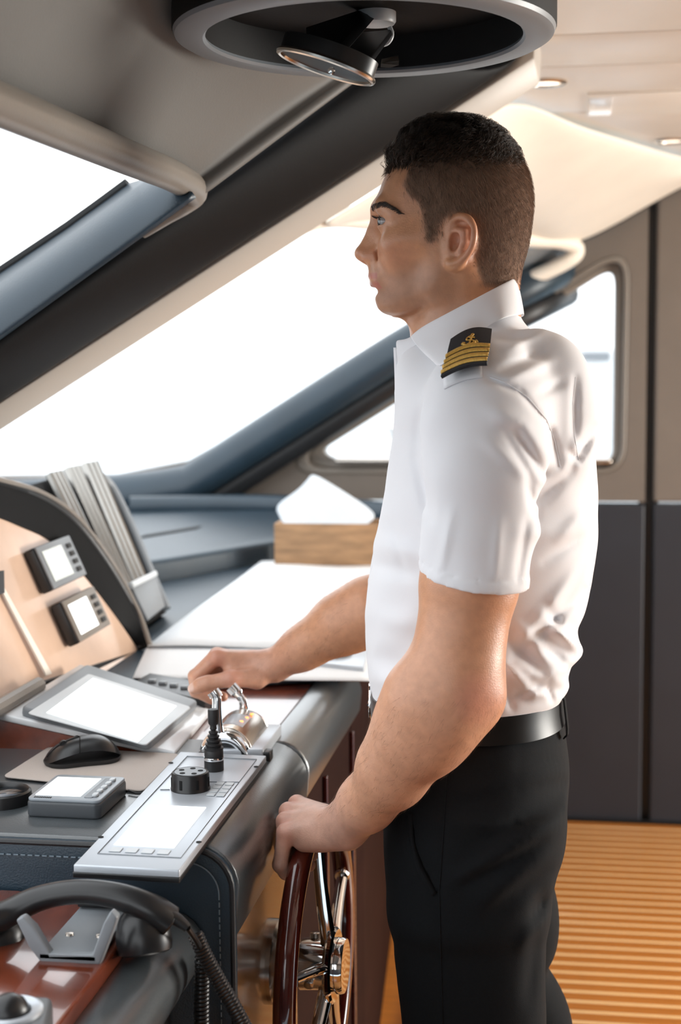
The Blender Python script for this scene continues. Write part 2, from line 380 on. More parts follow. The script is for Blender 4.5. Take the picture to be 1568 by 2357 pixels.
# big centre pane: cream top lip with rounded corner, dark pulled-down blind, glass
lp3 = spline([PY(600, 560, 2.75), PY(735, 500, 2.95), PY(870, 507, 3.4), PY(1060, 528, 4.1), PY(1200, 549, 4.5), PY(1290, 556, 4.64), PY(1328, 572, 4.69), PY(1305, 602, 4.69), PY(1180, 662, 4.69)], 8)
win3 = struct(MB().tube(lp3, .023, 14).build('window_3', 'cream', None))
MB().prism([PY(1060, 545, 4.3), PY(1285, 566, 4.70), PY(1312, 590, 4.74), PY(1180, 652, 4.74), PY(1000, 700, 4.74)], (-.01, .0, .018)).build('blind', 'grey', win3, False)
MB().prism([PY(-160, 1040, YA + .05), PY(735, 515, 2.95), PY(1200, 560, 4.55), PY(1310, 585, 4.72), PY(430, 1078, 4.72), PY(250, 1104, 4.72), PY(-400, 1140, 4.72)], (-.005, 0, .008)).build('pane', 'glass', win3, False)

# ceiling downlights
def downlight(px, py, label):
    c = PZ(px, py, ZC)
    t = thing('ceiling_downlight', c, label, 'light', 'recessed ceiling downlights')
    MB().lathe([(.030, .002), (.043, .001), (.045, -.003), (.040, -.007), (.033, -.006), (.030, .0)], c, n=32, cap=False).build('trim_ring', 'nickel', t)
    MB().lathe([(.0305, .002), (.0305, -.003), (.001, -.0035)], c, n=24).build('lens', 'lampglow', t)
    return c
c1 = downlight(1256, 188, 'round recessed downlight in the cream ceiling just behind the overhead ring')
c2 = downlight(1546, 322, 'round recessed downlight at the edge of the cream ceiling above the side wall')
for c in (c1, c2, Vector((.9, 2.4, ZC)), Vector((1.3, 3.3, ZC))):
    lamp('downlight_bulb', 'SPOT', (c.x, c.y, ZC - .012), (0, 0, 0), 7, (1, .92, .82), .03)

# the unseen sides: starboard wall behind the camera with its forward windows, aft bulkhead with the saloon doorway
sb = struct(MB().box((-.5, -.75, .50), (6.3, .06, 1.0)).build('wall_starboard', 'walllow', None, False))
MB().box((1.28, -.75, 1.54), (2.78, .06, 1.08)).build('aft_panel', 'wallup', sb, False)
MB().box((-.5, -.75, 2.02), (6.3, .06, .14)).build('head_rail', 'wallup', sb, False)
MB().box((-.75, -.75, 1.48), (.09, .06, .96)).build('window_post', 'charcoal', sb, False)
ab = struct(MB().box((2.66, .45, 1.04), (.06, 2.4, 2.08)).build('wall_aft', 'wallup', None, False))
MB().box((2.66, 4.35, 1.04), (.06, .9, 2.08)).build('door_side', 'wallup', ab, False)
MB().box((2.66, 2.75, 2.03), (.06, 2.3, .10)).build('door_head', 'wallup', ab, False)
# outside: sea, white foredeck, quay building, moored boats
tag(MB().add([(-200, -60, -1.6), (60, -60, -1.6), (60, 300, -1.6), (-200, 300, -1.6)], [(0, 1, 2, 3)]).build('sea', 'sea', None, False), kind='structure')
fd = MB(); fd.loft([[Vector((x, yy, zz)) for x, zz in ((-3.7, 1.02), (-4.6, 1.08), (-10.0, 1.02), (-10.0, .3), (-3.7, .3))] for yy in (-.4, 1.5, 3.4, 5.2)])
tag(fd.build('foredeck', 'deckw', None, True, bevel=.05), 'white foredeck of the yacht seen through the windscreen', 'deck')
# the quay building with a parapet and windows
q0 = PY(805, 1030, 16)
qb = thing('quay_building', (q0.x + .5, 16.4, -1.6), 'pale quay building seen through the front corner of the triangular window', 'building')
MB().box((q0.x + .62, 16.6, (PY(830, 992, 16).z - 1.6) / 2), (PY(882, 1000, 16).x - PY(800, 1000, 16).x, 1.2, PY(830, 992, 16).z + 1.6)).build('walls', 'dock', qb, False)
MB().box((q0.x + .62, 16.6, PY(830, 988, 16).z), (.50, 1.3, .05)).build('parapet', 'dock', qb, False)
def yacht(name, px, py, Y, L, label):
    c = PY(px, py, Y); r = thing(name, (c.x, Y, -1.6), label, 'boat', 'yachts moored outside')
    rings = []
    for t in (0, .15, .4, .7, .9, 1):
        w = .9 * math.sin(math.pi * min(.62, .12 + t * .55)) * (1 - t ** 4) + .03; h = c.z + .10 * t + .25 * t * t
        rings.append([Vector((c.x + (t - .5) * L, Y + s * w * q, zz)) for s, q, zz in ((-1, 1, h), (-1, .75, -1.6), (1, .75, -1.6), (1, 1, h))])
    MB().loft(rings).build('hull', 'deckw', r, True)
    MB().prism([Vector((c.x - .32 * L, Y - .5, c.z)), Vector((c.x - .25 * L, Y - .5, c.z + .30)), Vector((c.x + .05 * L, Y - .5, c.z + .30)), Vector((c.x + .22 * L, Y - .5, c.z + .1))], (0, 1, 0)).build('cabin', 'deckw', r, False, bevel=.03)
    MB().box((c.x - .08 * L, Y - .51, c.z + .19), (.28 * L, .03, .10)).build('cabin_window', 'grey', r, False)
yacht('moored_yacht', 1370, 860, 17, 2.6, 'white moored yacht seen through the triangular window behind his shoulder')
# ================================================================ helm console
ZT = .97; XF = -.374; Y0, Y1, Y2, Y3 = 1.60, 2.052, 2.58, 4.02
def prof(x0, zt, xr, r, zb, n=8):
    """section of a padded top: flat, rounded right edge, drop"""
    p = [(x0, zt)]
    for k in range(n + 1):
        a = R(90 - 90 * k / n); p.append((xr - r + r * math.cos(a), zt - r + r * math.sin(a)))
    return p + [(xr - .004, zb), (x0, zb)]
def sweepY(p, ya, yb, name, m, parent, **k):
    return MB().loft([[Vector((x, y, z)) for x, z in p] for y in (ya, yb)]).build(name, m, parent, **k)
con = thing('helm_console', (-.8, 2.1, 0), 'black leather helm console with rounded padded edge and mahogany cabinet, before the officer', 'console')
# near section, leather all over; shoulder roll stitched at its near end
near = sweepY(prof(-1.5, ZT, XF, .052, .86), Y0 + .012, Y1, 'leather_top', 'console', con, bevel=.004, seg=2)
endp = prof(-1.5, ZT - .004, XF - .004, .048, .0)
MB().loft([[Vector((x, y, z)) for x, z in endp] for y in (Y0, Y0 + .02)]).build('end_panel', 'navy', con, bevel=.005, seg=3)
pipe = [Vector((x, Y0 + .002, z)) for x, z in prof(-1.5, ZT - .006, XF - .006, .046, .30)[:-2]] + [Vector((XF - .006, Y0 + .002, .2))]
MB().tube(pipe, .0035, 8).build('piping', 'charcoal', con)
st = MB(); path = [Vector((x, Y0 - .002, z)) for x, z in prof(-1.5, ZT - .020, XF - .020, .036, .3, 10)[:-2]] + [Vector((XF - .020, Y0 - .002, .45))]
acc = 0
for a, b in zip(path, path[1:]):
    L = (b - a).length; d = (b - a).normalized(); t = .0
    while t < L:
        st.tube([a + d * t, a + d * min(t + .0055, L)], .0009, 5); t += .0085
tag(st.build('stitching', 'stitch', con), kind='stuff')
# far section: glossy mahogany top with its own roll
sweepY([(-1.5, ZT - .006), (XF - .062, ZT - .006), (XF - .062, .90), (-1.5, .90)], Y1 + .001, Y2, 'mahogany_top', 'mahog', con, bevel=.002, seg=1)
roll = prof(XF - .062, ZT - .001, XF + .001, .046, .885)
sweepY(roll, Y1 + .002, Y2, 'bolster', 'console', con, bevel=.008, seg=3)
# cabinet below
MB().box(((-1.5 + XF - .02) / 2, (Y0 + .02 + Y1) / 2, .43), (XF - .02 + 1.5, Y1 - Y0 - .02, .86)).build('near_cabinet', 'walnut', con, False)
MB().box(((-1.5 + XF - .022) / 2, (Y1 + Y2 + .012) / 2, .44), (XF - .022 + 1.5, Y2 - Y1 + .01, .88)).build('far_cabinet', 'darkwood', con, False)
for yy in (2.3, 2.58):
    MB().box((XF - .018, yy, .45), (.008, .012, .80)).build('door_edge', 'mahogw', con, True, bevel=.002)
# chart desk behind the far section
dk = thing('chart_desk', (-1.1, 3.3, 0), 'navy leather chart desk carrying the white charts, beyond the throttle', 'desk')
ZS = 1.026
sq = [PZ(-150, 1400, ZS), PZ(300, 1298, ZS), PZ(420, 1280, ZS), PZ(625, 1246, ZS), PZ(905, 1230, ZS)]
dn_ = [PZ(225, 1590, .975), PZ(700, 1560, .975), PZ(858, 1556, .975), PZ(905, 1480, .975)]
dq = dn_ + [Vector((p.x, p.y - .014, .975)) for p in reversed(sq)] + [Vector((sq[0].x - .02, dn_[0].y, .975))]
MB().prism(dq, (0, 0, -.0095)).build('desk_top', 'navy', dk, True, bevel=.003, seg=2)
db = [Vector((min(p.x, XF - .024), max(p.y, Y2 + .03), .965)) for p in dq]
MB().prism(db, (0, 0, -.965)).build('desk_base', 'darkwood', dk, False)
# raised dash shelf towards the side wall
sh = thing('dash_shelf', (-1.4, 4.3, 0), 'raised navy leather dash shelf with a vent slot along the side wall', 'shelf')
sq = sq + [Vector((sq[4].x, 4.74, ZS)), Vector((-3.2, 4.74, ZS))]
MB().prism(sq, (0, 0, -.13)).build('shelf_top', 'navy', sh, True, bevel=.014, seg=4)
MB().prism([p + Vector((0, .05, -.13)) for p in sq[:5]] + [p + Vector((0, 0, -.13)) for p in sq[5:]], (0, 0, -.88)).build('shelf_base', 'charcoal', sh, False)
va, vb = PZ(318, 1240, ZS), PZ(452, 1218, ZS)
MB().prism([va, vb, vb + Vector((0, .06, 0)), va + Vector((0, .06, 0))], (0, 0, .003)).build('vent_slot', 'blackm', sh, True, bevel=.001)
MB().tube(spline([PZ(300, 1176, ZS) + Vector((0, 0, .01)), PZ(640, 1172, ZS) + Vector((0, 0, .01)), PZ(900, 1190, ZS) + Vector((0, 0, .01))], 6), .035, 12).build('back_roll', 'navy', sh)

# lower near deck with the telephone
lw = thing('lower_console', (-.8, 1.2, 0), 'lower mahogany console deck with black padded edge, nearest the camera', 'console')
ZL = .912
bc_ = PY(392, 2172, Y0); xb = bc_.x
MB().box(((-1.58 + xb - .012) / 2, 1.14, ZL - .03), (xb - .012 + 1.58, .90, .06)).build('wood_deck', 'mahog', lw, True, bevel=.004)
MB().tube([Vector((xb, .72, bc_.z)), Vector((xb, Y0 - .004, bc_.z))], .041, 24).build('bolster', 'console', lw, True)
MB().box(((-1.58 + xb) / 2, 1.14, .43), (xb + 1.58, .90, .84)).build('cabinet', 'charcoal', lw, False)

# ---------------------------------------------------------------- fascia pod with hood
FN = Vector((math.cos(R(24)), 0, math.sin(R(24)))); F0 = Vector((PZ(335, 1492, ZT).x, 2.7, ZT))   # plane holding Y, leaning back
Fp = lambda x, y: PPL(x, y, F0, FN)
pod = thing('instrument_pod', (F0.x - .1, 2.5, ZT), 'burr wood instrument pod under a black leather hood', 'instrument pod')
edgepx = [(-330, 1190), (-130, 1168), (-30, 1184), (50, 1214), (116, 1247), (182, 1312), (255, 1404), (318, 1494)]
fo = spline([Fp(*p) for p in edgepx], 5)
base_l, base_r = Fp(-330, 1690), Fp(318, 1505)
MB().prism([*fo, Fp(262, 1545), Fp(95, 1572) + Vector((0, 0, -.02)), Fp(-330, 1790)], -FN * .02).build('fascia', 'fascia', pod, False)
# hood: swept lip standing proud of the fascia
outpx = [(-330, 1075), (-130, 1082), (0, 1108), (100, 1140), (180, 1200), (255, 1300), (312, 1405), (342, 1490)]
oo = spline([Fp(*p) for p in outpx], 5)
hd = MB(); hf_ = MB(); HD = .022
rim_ = spline([PPL(x, y, F0 + FN * HD, FN) for x, y in outpx], 5)
sec = []; sf_ = []
for a, r, p, q in zip(fo, rim_, [fo[0]] + fo[:-1], fo[1:] + [fo[-1]]):
    tan_ = (q - p).normalized(); on = FN.cross(tan_).normalized()
    if on.z * 1.0 + on.y * .8 < 0: on = -on
    sf_.append([a - FN * .01, a + FN * .001, lerp(a, r, .35) - FN * .002, lerp(a, r, .7) + FN * .001, lerp(a, r, .90) + FN * .002, lerp(a, r, .90) - FN * .03, a - FN * .03])
    sec.append([lerp(a, r, .86) + FN * .001, lerp(a, r, .93) + FN * .006, r + FN * .004, r - FN * .006 + on * .004, r - FN * .03 + on * .004, r - FN * .12, lerp(a, r, .86) - FN * .12])
hf_.loft(sf_, True).build('hood_face_shade', 'mullion', pod, True, ang=60)  # coloured blacker than the hood, for the shade on this face
hd.loft(sec, True).build('hood', 'charcoal', pod, True, ang=60)
MB().tube([s_[2] for s_ in sec], .0045, 8).build('hood_rim_highlight', 'lip', pod)  # tan tube painted as the highlight along the hood rim
a, b = Fp(2, 1352), Fp(112, 1552)
MB().prism([Fp(-4, 1352), Fp(4, 1350), Fp(116, 1552), Fp(104, 1556)], FN * .003).build('inlay_line', 'cream', pod, False)
MB().prism([Fp(-12, 1318), Fp(2, 1316), Fp(3, 1368), Fp(-12, 1372)], FN * .006).build('catch', 'black', pod, False)
MB().tube([Fp(-60, 1660) + FN * .02, Fp(62, 1588) + FN * .02], .012, 10).build('foot_roll', 'lip', pod)
MB().prism([Fp(-330, 1790), Fp(95, 1572), Fp(310, 1500), Fp(310, 1500) + Vector((-.25, 0, 0)), Fp(-330, 1790) + Vector((-.5, 0, 0))], (0, 0, -.02)).build('plinth', 'charcoal', pod, False)

def frameM(O, ex, ey):
    ex = Vector(ex).normalized(); ez = ex.cross(Vector(ey)).normalized(); ey = ez.cross(ex)
    m = Matrix((ex, ey, ez)).transposed().to_4x4(); m.translation = O; return m
def fbox(name, Mx, cx, cy, z0, z1, w, h, m, parent, bevel=.001, seg=2, r=None):
    mb = MB()
    if r:
        pl_ = rrect(w, h, r); mb.prism([Mx @ Vector((cx + a, cy + b, z0)) for a, b in pl_], (Mx.to_3x3() @ Vector((0, 0, z1 - z0))))
    else:
        pl_ = [(-w / 2, -h / 2), (w / 2, -h / 2), (w / 2, h / 2), (-w / 2, h / 2)]
        mb.prism([Mx @ Vector((cx + a, cy + b, z0)) for a, b in pl_], (Mx.to_3x3() @ Vector((0, 0, z1 - z0))))
    return mb.build(name, m, parent, True, bevel=bevel, seg=seg)
# two small gauges on the fascia
up = Vector((-FN.z, 0, FN.x))
def gauge(tl, tr, br, bl, label, sc):
    P = [Fp(*p) for p in (tl, tr, br, bl)]
    O = sum(P, Vector()) / 4; w = ((P[1] - P[0]).length + (P[2] - P[3]).length) / 2; h = ((P[3] - P[0]).length + (P[2] - P[1]).length) / 2
    Mx = frameM(O, (0, 1, 0), up)
    sgn = 1 if (Mx.to_3x3() @ Vector((0, 0, 1))).dot(FN) > 0 else -1
    if sgn < 0: Mx = frameM(O, (0, -1, 0), up)
    fx = 1 if (Mx.to_3x3() @ Vector((1, 0, 0))).y > 0 else -1
    t = thing('display', O, label, 'display', 'small display units on the fascia')
    fbox('case', Mx, 0, 0, 0, .020, w, h, 'black', t, .004, 3)
    fbox('front_plate', Mx, 0, 0, .0195, .0235, w * .98, h * .98, 'grey' if sc == 'lcd' else 'lip', t, .002)
    fbox('screen', Mx, -fx * w * .13, 0, .0235, .0245, w * .56, h * .72, sc, t, .0005, 1)
    for k in range(4):
        fbox('button', Mx, fx * w * .33, h * (.27 - .19 * k), .0235, .0258, w * .13, h * .11, 'rubber', t, .001)
gauge((52, 1276), (130, 1240), (175, 1330), (100, 1372), 'upper small display with grey screen on the wood fascia', 'lcd')
gauge((112, 1395), (188, 1362), (232, 1448), (158, 1490), 'lower small display with bright white screen on the wood fascia', 'screen')

# ---------------------------------------------------------------- chart rack with silver tubes behind the pod
RN = Vector((math.cos(R(30)), 0, math.sin(R(30)))); R0 = PZ(386, 1412, .98)
Rp = lambda x, y, d=0: PPL(x, y, R0 + RN * d, RN)
rk = thing('chart_rack', (R0.x, R0.y, .975), 'grey leaning rack holding ribbed silver strips behind the pod', 'rack')
tray = roundpoly([Rp(70, 1115), Rp(225, 1068), Rp(262, 1118), Rp(386, 1408), Rp(330, 1445), Rp(150, 1400)], [0, .01, .03, .01, .01, 0], 4)
MB().prism(tray, -RN * .02).build('back_plate', 'blackm', rk, True, bevel=.003)
MB().tube(spline([Rp(226, 1090, .012), Rp(258, 1122, .012), Rp(300, 1205, .012), Rp(345, 1312, .012), Rp(384, 1402, .012)], 5), .009, 10).build('side_rail', 'grey', rk)
for (xa, ya, xb_, yb_, w) in ((124, 1090, 256, 1362, 30), (165, 1078, 288, 1352, 30), (206, 1068, 320, 1340, 34)):
    mb = MB()
    for dx in (-.33, 0, .33):
        mb.tube([Rp(xa + w * dx, ya - dx * 6, .016), Rp(xb_ + w * dx, yb_, .016)], .0098, 8)
    mb.build('silver_strip', 'tube', rk)
MB().prism([Rp(296, 1352, .02), Rp(350, 1325, .02), Rp(374, 1400, .02), Rp(334, 1432, .02)], RN * .008).build('front_pocket', 'grey', rk, True, bevel=.003)
MB().prism([Rp(292, 1345, .022), Rp(349, 1318, .022), Rp(354, 1330, .022), Rp(298, 1358, .022)], RN * .012).build('pocket_lip', 'lgrey', rk, True, bevel=.003)

# ---------------------------------------------------------------- charts, box and papers
def sheet(name, px, z, label, cat, m='paper', bow=.004, n=10, group=None):
    A, B, C, D = [PZ(*p, z) for p in px]
    G = [[lerp(lerp(A, B, i / n), lerp(D, C, i / n), j / n) + Vector((0, 0, bow * (.5 + .5 * math.sin(i * .9 + j * .6)))) for i in range(n + 1)] for j in range(n + 1)]
    return tag(MB().grid(G).build(name, m, None, True, solid=.0012, off=1, ang=None), label, cat, group)
sheet('sea_chart', [(306, 1562), (880, 1570), (905, 1490), (344, 1478)], .979, 'white chart sheet lying nearest the throttle at the front of the desk', 'chart', bow=.001, group='charts spread on the desk')
sheet('sea_chart', [(340, 1490), (920, 1495), (905, 1302), (602, 1293)], .983, 'large white chart sheet spread over the back of the desk up to the wooden box', 'chart', group='charts spread on the desk')
zb = ZS - .0 if False else .985
bA, bB = PZ(632, 1300, zb), PZ(868, 1302, zb)
bx = thing('wooden_box', ((bA.x + bB.x) / 2, bA.y + .1, zb), 'pale wooden tray box full of papers on the chart desk', 'box')
bh = (PY(640, 1205, bA.y).z - zb); bw = bB.x - bA.x + .03; bd = .115
cx = bA.x + bw / 2
MB().box((cx, bA.y + .006, zb + bh / 2), (bw, .012, bh)).build('front_board', 'boxwood', bx, True, bevel=.002)
MB().box((cx, bA.y + bd, zb + bh / 2), (bw, .012, bh)).build('back_board', 'boxwood', bx, True, bevel=.002)
for sx in (0, 1):
    MB().box((bA.x + .006 + sx * (bw - .012), bA.y + bd / 2 + .003, zb + bh / 2), (.012, bd - .018, bh)).build('side_board', 'boxwood', bx, True, bevel=.002)
MB().box((cx, bA.y + bd / 2, zb + .005), (bw - .02, bd - .02, .010)).build('bottom_board', 'boxwood', bx, False)
yb_ = bA.y + .022
pp = [[PY(655, 1222, yb_), PY(740, 1222, yb_), PY(830, 1222, yb_)],
      [PY(640, 1190, yb_ + .03), PY(750, 1185, yb_ + .03), PY(862, 1200, yb_ + .02)],
      [PY(622, 1164, yb_ + .045), PY(735, 1140, yb_ + .05), PY(878, 1184, yb_ + .04)],
      [PY(690, 1128, yb_ + .06), PY(745, 1112, yb_ + .07), PY(800, 1136, yb_ + .07)],
      [PY(716, 1090, yb_ + .085), PY(722, 1092, yb_ + .085), PY(735, 1096, yb_ + .085)]]
tag(MB().grid(pp).build('paper_sheet', 'oldpaper', None, True, solid=.0015, sub=2, ang=None), 'curled white paper sticking up out of the wooden box', 'paper')
tag(MB().box((cx, bA.y + bd / 2 + .01, zb + bh * .45), (bw - .04, bd - .05, bh * .5)).build('paper_stack', 'oldpaper', None, True, bevel=.002), 'stack of papers lying inside the wooden box', 'paper')

# ---------------------------------------------------------------- tilted monitor on the mahogany
zm = ZT - .003
Q = [PZ(404, 1731, zm + .006), PZ(487, 1633, zm + .006)]
mon = thing('touch_monitor', (-.7, 2.18, zm), 'tilted grey-framed touch monitor with a bright white screen on a silver wedge', 'monitor')
ln = PY(-6, 1641, Q[0].y); nrm = (Q[0] - ln).cross(Vector((0, 1, 0))).normalized()
if nrm.z < 0: nrm = -nrm
Pm = lambda x, y, d=0: PPL(x, y, ln + nrm * d, nrm)
quad = [ln, Q[0], Pm(487, 1633), Pm(184, 1528)]; lf = quad[3]
MB().prism(quad, -nrm * .010).build('silver_plate', 'white', mon, True, bevel=.003)
MB().prism([p + Vector((0, 0, -.010)) for p in quad][:2] + [Vector((Q[0].x - .02, Q[0].y, zm)), Vector((ln.x, ln.y, zm))], (0, .012, 0)).build('near_cheek', 'mahog', mon, False)
MB().prism([lerp(ln, lf, .03) + Vector((0.02, 0, -.011)), lerp(ln, lf, .97) + Vector((0.02, 0, -.011)), Vector((lf.x + .02, lf.y, zm)), Vector((ln.x + .02, ln.y, zm))], (.015, 0, 0)).build('back_cheek', 'charcoal', mon, False)
bez = [Pm(45, 1648), Pm(342, 1730), Pm(454, 1632), Pm(196, 1547)]
MB().prism(roundpoly(bez, .012), nrm * .014).build('bezel', 'grey', mon, True, bevel=.004, seg=3)
face = [Pm(62, 1644, .014), Pm(336, 1718, .014), Pm(440, 1630, .014), Pm(203, 1553, .014)]
MB().prism(roundpoly(face, .008), nrm * .002).build('glass_border', 'lgrey', mon, True, bevel=.0008, seg=1)
scr = [Pm(107, 1641, .0165), Pm(317, 1709, .0165), Pm(406, 1626, .0165), Pm(214, 1562, .0165)]
MB().prism(scr, nrm * .001).build('screen', 'screen', mon, False)

# ---------------------------------------------------------------- mouse pad, mouse, chart plotter, black dial
pad = [PZ(112, 1722, ZT + .002), PZ(415, 1738, ZT + .002), PZ(330, 1824, ZT + .002), PZ(5, 1790, ZT + .002)]
tag(MB().prism(roundpoly(pad, .012), (0, 0, .0022)).build('mouse_pad', 'pad', None, True, bevel=.0008, seg=1), 'tan suede mouse pad on the black leather console top', 'mouse pad')
zp = ZT + .0045
mc = PZ(190, 1752, zp); ms = thing('computer_mouse', mc, 'black computer mouse resting on the tan pad', 'mouse')
mang = math.atan2(PZ(285, 1752, zp).y - PZ(100, 1766, zp).y, PZ(285, 1752, zp).x - PZ(100, 1766, zp).x) + .10
mr = Matrix.Rotation(mang, 3, 'Z')
ML = (PZ(285, 1752, zp) - PZ(100, 1766, zp)).length / 2 * .97
def mouse_h(u, v):            # u along, v across (-1..1)
    h = .034 * (1 - abs((u - .22) / (1.22 if u < .22 else .80)) ** 2.2) ** .62 if abs((u - .22) / (1.22 if u < .22 else .80)) < 1 else 0
    return h * (1 - .42 * abs(v) ** 2.6)
G = []
for i in range(33):
    u = -1 + 2 * i / 32; wdt = .031 * max(0.02, 1 - abs(u) ** 3.2) ** .5 * (1 - .10 * math.cos(u * 3)); row = []
    for j in range(21):
        v = -1 + 2 * j / 20
        row.append(mc + mr @ Vector((u * ML, v * wdt, max(.0055, mouse_h(u, v)))))
    G.append(row)
mb = MB(); mb.grid(G); mbo = mb.build('shell', 'black', ms, True, ang=None)
rings = []
for s_, zz in ((.97, 0.0), (1.0, .003), (1.0, .0058)):
    rings.append([mc + mr @ Vector((u * ML * s_, sg * .031 * max(0.02, 1 - abs(u) ** 3.2) ** .5 * (1 - .10 * math.cos(u * 3)) * s_, zz)) for sg, us in ((1, np.linspace(1, -1, 20)), (-1, np.linspace(-1, 1, 20))) for u in us])
MB().loft(rings).build('base', 'rubber', ms, True)
seamp = [mc + mr @ Vector((u * ML, 0, mouse_h(u, 0) + .0003)) for u in np.linspace(-.92, -.05, 12)]
MB().tube(seamp, .0008, 6).build('button_seam', 'blackm', ms)
cross = [mc + mr @ Vector((-.05 * ML - .006 * abs(v), v * .029, mouse_h(-.05, v) + .0002)) for v in np.linspace(-1, 1, 12)]
MB().tube(cross, .0008, 6).build('button_seam', 'blackm', ms)
wc = mc + mr @ Vector((-.48 * ML, 0, mouse_h(-.48, 0) - .002))
MB().lathe([(.002, -.003), (.0055, -.003), (.0055, .003), (.002, .003)], wc, mr @ Vector((0, 1, 0)), 18).build('scroll_wheel', 'rubber', ms)

bl, br, fr = PZ(58, 1880, ZT), PZ(228, 1888, ZT), PZ(296, 1828, ZT)
ex = (br - bl); ey = fr - br
Mp = frameM((bl + fr) / 2, ex, ey)
w, h = ex.length, ey.length * math.sin(ex.angle(ey)); 
cp = thing('chart_plotter', Mp.translation, 'small dark grey chart plotter with a white screen lying beside the mouse pad', 'chart plotter')
shear = ey.dot(ex.normalized()) / h
def pbox(name, cx, cy, z0, z1, ww, hh, m, bev=.001, r=.004):
    pts = [Vector((cx + a + (cy + b) * shear * 0, cy + b, z0)) for a, b in rrect(ww, hh, min(r, ww * .45, hh * .45))]
    return MB().prism([Mp @ p for p in pts], (0, 0, z1 - z0)).build(name, m, cp, True, bevel=bev)
pbox('case', 0, 0, .0, .019, w, h, 'slate', .003, .008)
pbox('front_bezel', 0, 0, .0185, .0225, w * .985, h * .97, 'bezel', .0015, .008)
pbox('screen', -w * .12, 0, .0225, .0232, w * .62, h * .72, 'screen', .0003, .001)
pbox('key_strip', w * .30, 0, .0225, .0232, w * .12, h * .78, 'grey', .0003, .003)
for k in range(5): pbox('button', w * .37, h * (-.30 + .15 * k), .0225, .0258, w * .075, h * .10, 'lgrey', .001, .003)
for k in range(10): pbox('speaker_slot', -w * .40 + w * .024 * k, -h * .435, .0225, .0229, w * .012, h * .05, 'blackm', .0001, .0006)
tag(MB().tube(spline([PZ(296, 1820, ZT + .004), PZ(318, 1826, ZT + .003), PZ(345, 1820, ZT + .003), PZ(392, 1790, ZT + .002)], 5), .0016, 8).build('thin_cable', 'rubber', None), 'thin black cable running from the chart plotter under the silver panel', 'cable')
dc = PZ(6, 1846, ZT)
dl = thing('round_magnifier', dc, 'round black-rimmed glass dial on the console at the far left', 'dial')
MB().lathe([(.030, 0), (.036, .0), (.0365, .006), (.035, .014), (.0325, .016), (.030, .014), (.0285, .010), (.0285, .001)], dc, n=40, cap=False).build('rim', 'black', dl)
MB().lathe([(.0300, .0095), (.029, .0110), (.018, .0122), (.0005, .0126)], dc, n=36).build('lens', 'lens', dl)
MB().lathe([(.030, .0005), (.029, .002), (.0005, .002)], dc, n=36).build('dial_face', 'lgrey', dl)

# ---------------------------------------------------------------- silver joystick panel
za = ZT + .013
PQ = [PZ(169, 1990, za), PZ(413, 2003, za), PZ(613, 1739, za), PZ(415, 1730, za)]
jp = thing('joystick_panel', (sum(PQ, Vector()) / 4) - Vector((0, 0, .013)), 'silver control panel with joystick, round knob and white screen along the console edge', 'control panel')
def B_(u, v, h=0): return lerp(lerp(PQ[0], PQ[1], u), lerp(PQ[3], PQ[2], u), v) + Vector((0, 0, h))
MB().prism([p - Vector((0, 0, .014)) for p in PQ], (0, 0, .014)).build('face_plate', 'silver', jp, True, bevel=.0015)
MB().prism([p - Vector((0, 0, .0135)) + (p - sum(PQ, Vector()) / 4).normalized() * .002 for p in PQ], (0, 0, .006)).build('base_rim', 'black', jp, True, bevel=.001)
def strip(name, uv0, uv1, wd, m):
    a, b = B_(*uv0, .0004), B_(*uv1, .0004); MB().tube([a, b], wd, 6, sx=.4).build(name, m, jp)
ins = [(.13, .08), (.93, .08), (.93, .95), (.13, .95)]
for i in range(4): strip('groove', ins[i], ins[(i + 1) % 4], .0007, 'grey')
strip('groove', (.50, .70), (.93, .715), .0006, 'grey')
MB().prism([B_(u, v, .0003) for u, v in ((.21, .145), (.80, .145), (.80, .47), (.21, .47))], (0, 0, .0012)).build('screen', 'screen', jp, True, bevel=.0003, seg=1)
for k in range(4):
    u = .215 + .155 * k
    MB().prism([B_(a, b, .0003) for a, b in ((u, .098), (u + .11, .098), (u + .11, .128), (u, .128))], (0, 0, .0009)).build('soft_key', 'lgrey', jp, True, bevel=.0003, seg=1)
for r_ in range(4):
    for c_ in range(2):
        u = .70 + .105 * c_; v = .575 + .034 * r_
        MB().prism([B_(a, b, .0003) for a, b in ((u, v), (u + .085, v), (u + .085, v + .026), (u, v + .026))], (0, 0, .0012)).build('key', 'lgrey', jp, True, bevel=.0003, seg=1)
for u, v in ((.015, .20), (.985, .20), (.015, .875), (.985, .875)):
    MB().lathe([(.0005, .0002), (.0032, .0002), (.0032, .0007), (.0005, .0007)], B_(u, v), n=14).build('notch', 'blackm', jp)
strip('label_outline', (.17, .61), (.27, .615), .0007, 'grey')
kc = B_(.475, .635)
kn = MB().lathe([(.0245, 0), (.0245, .002), (.0235, .0035), (.0232, .019), (.0222, .0215), (.0205, .0222), (.0200, .0215), (.0005, .0215)], kc, n=48).build('knob', 'black', jp)
MB().lathe([(.0198, .0214), (.0194, .0221), (.0005, .0221)], kc, n=40).build('knob_top', 'grey', kn)
for k in range(5):
    a = R(90 + 72 * k)
    MB().lathe([(.0005, .0218), (.0034, .0218), (.0034, .0225), (.0005, .0224)], kc + Vector((.0125 * math.cos(a), .0125 * math.sin(a), 0)), n=14).build('finger_dimple', 'blackm', kn)
for k in range(7):
    a = R(360 / 7 * k + 100)
    MB().box(kc + Vector((.0233 * math.cos(a), .0233 * math.sin(a), .010)), (.0012, .004, .012), Matrix.Rotation(a, 3, 'Z')).build('grip_slot', 'blackm', kn, True, bevel=.0004, seg=1)
jc = B_(.555, .825)
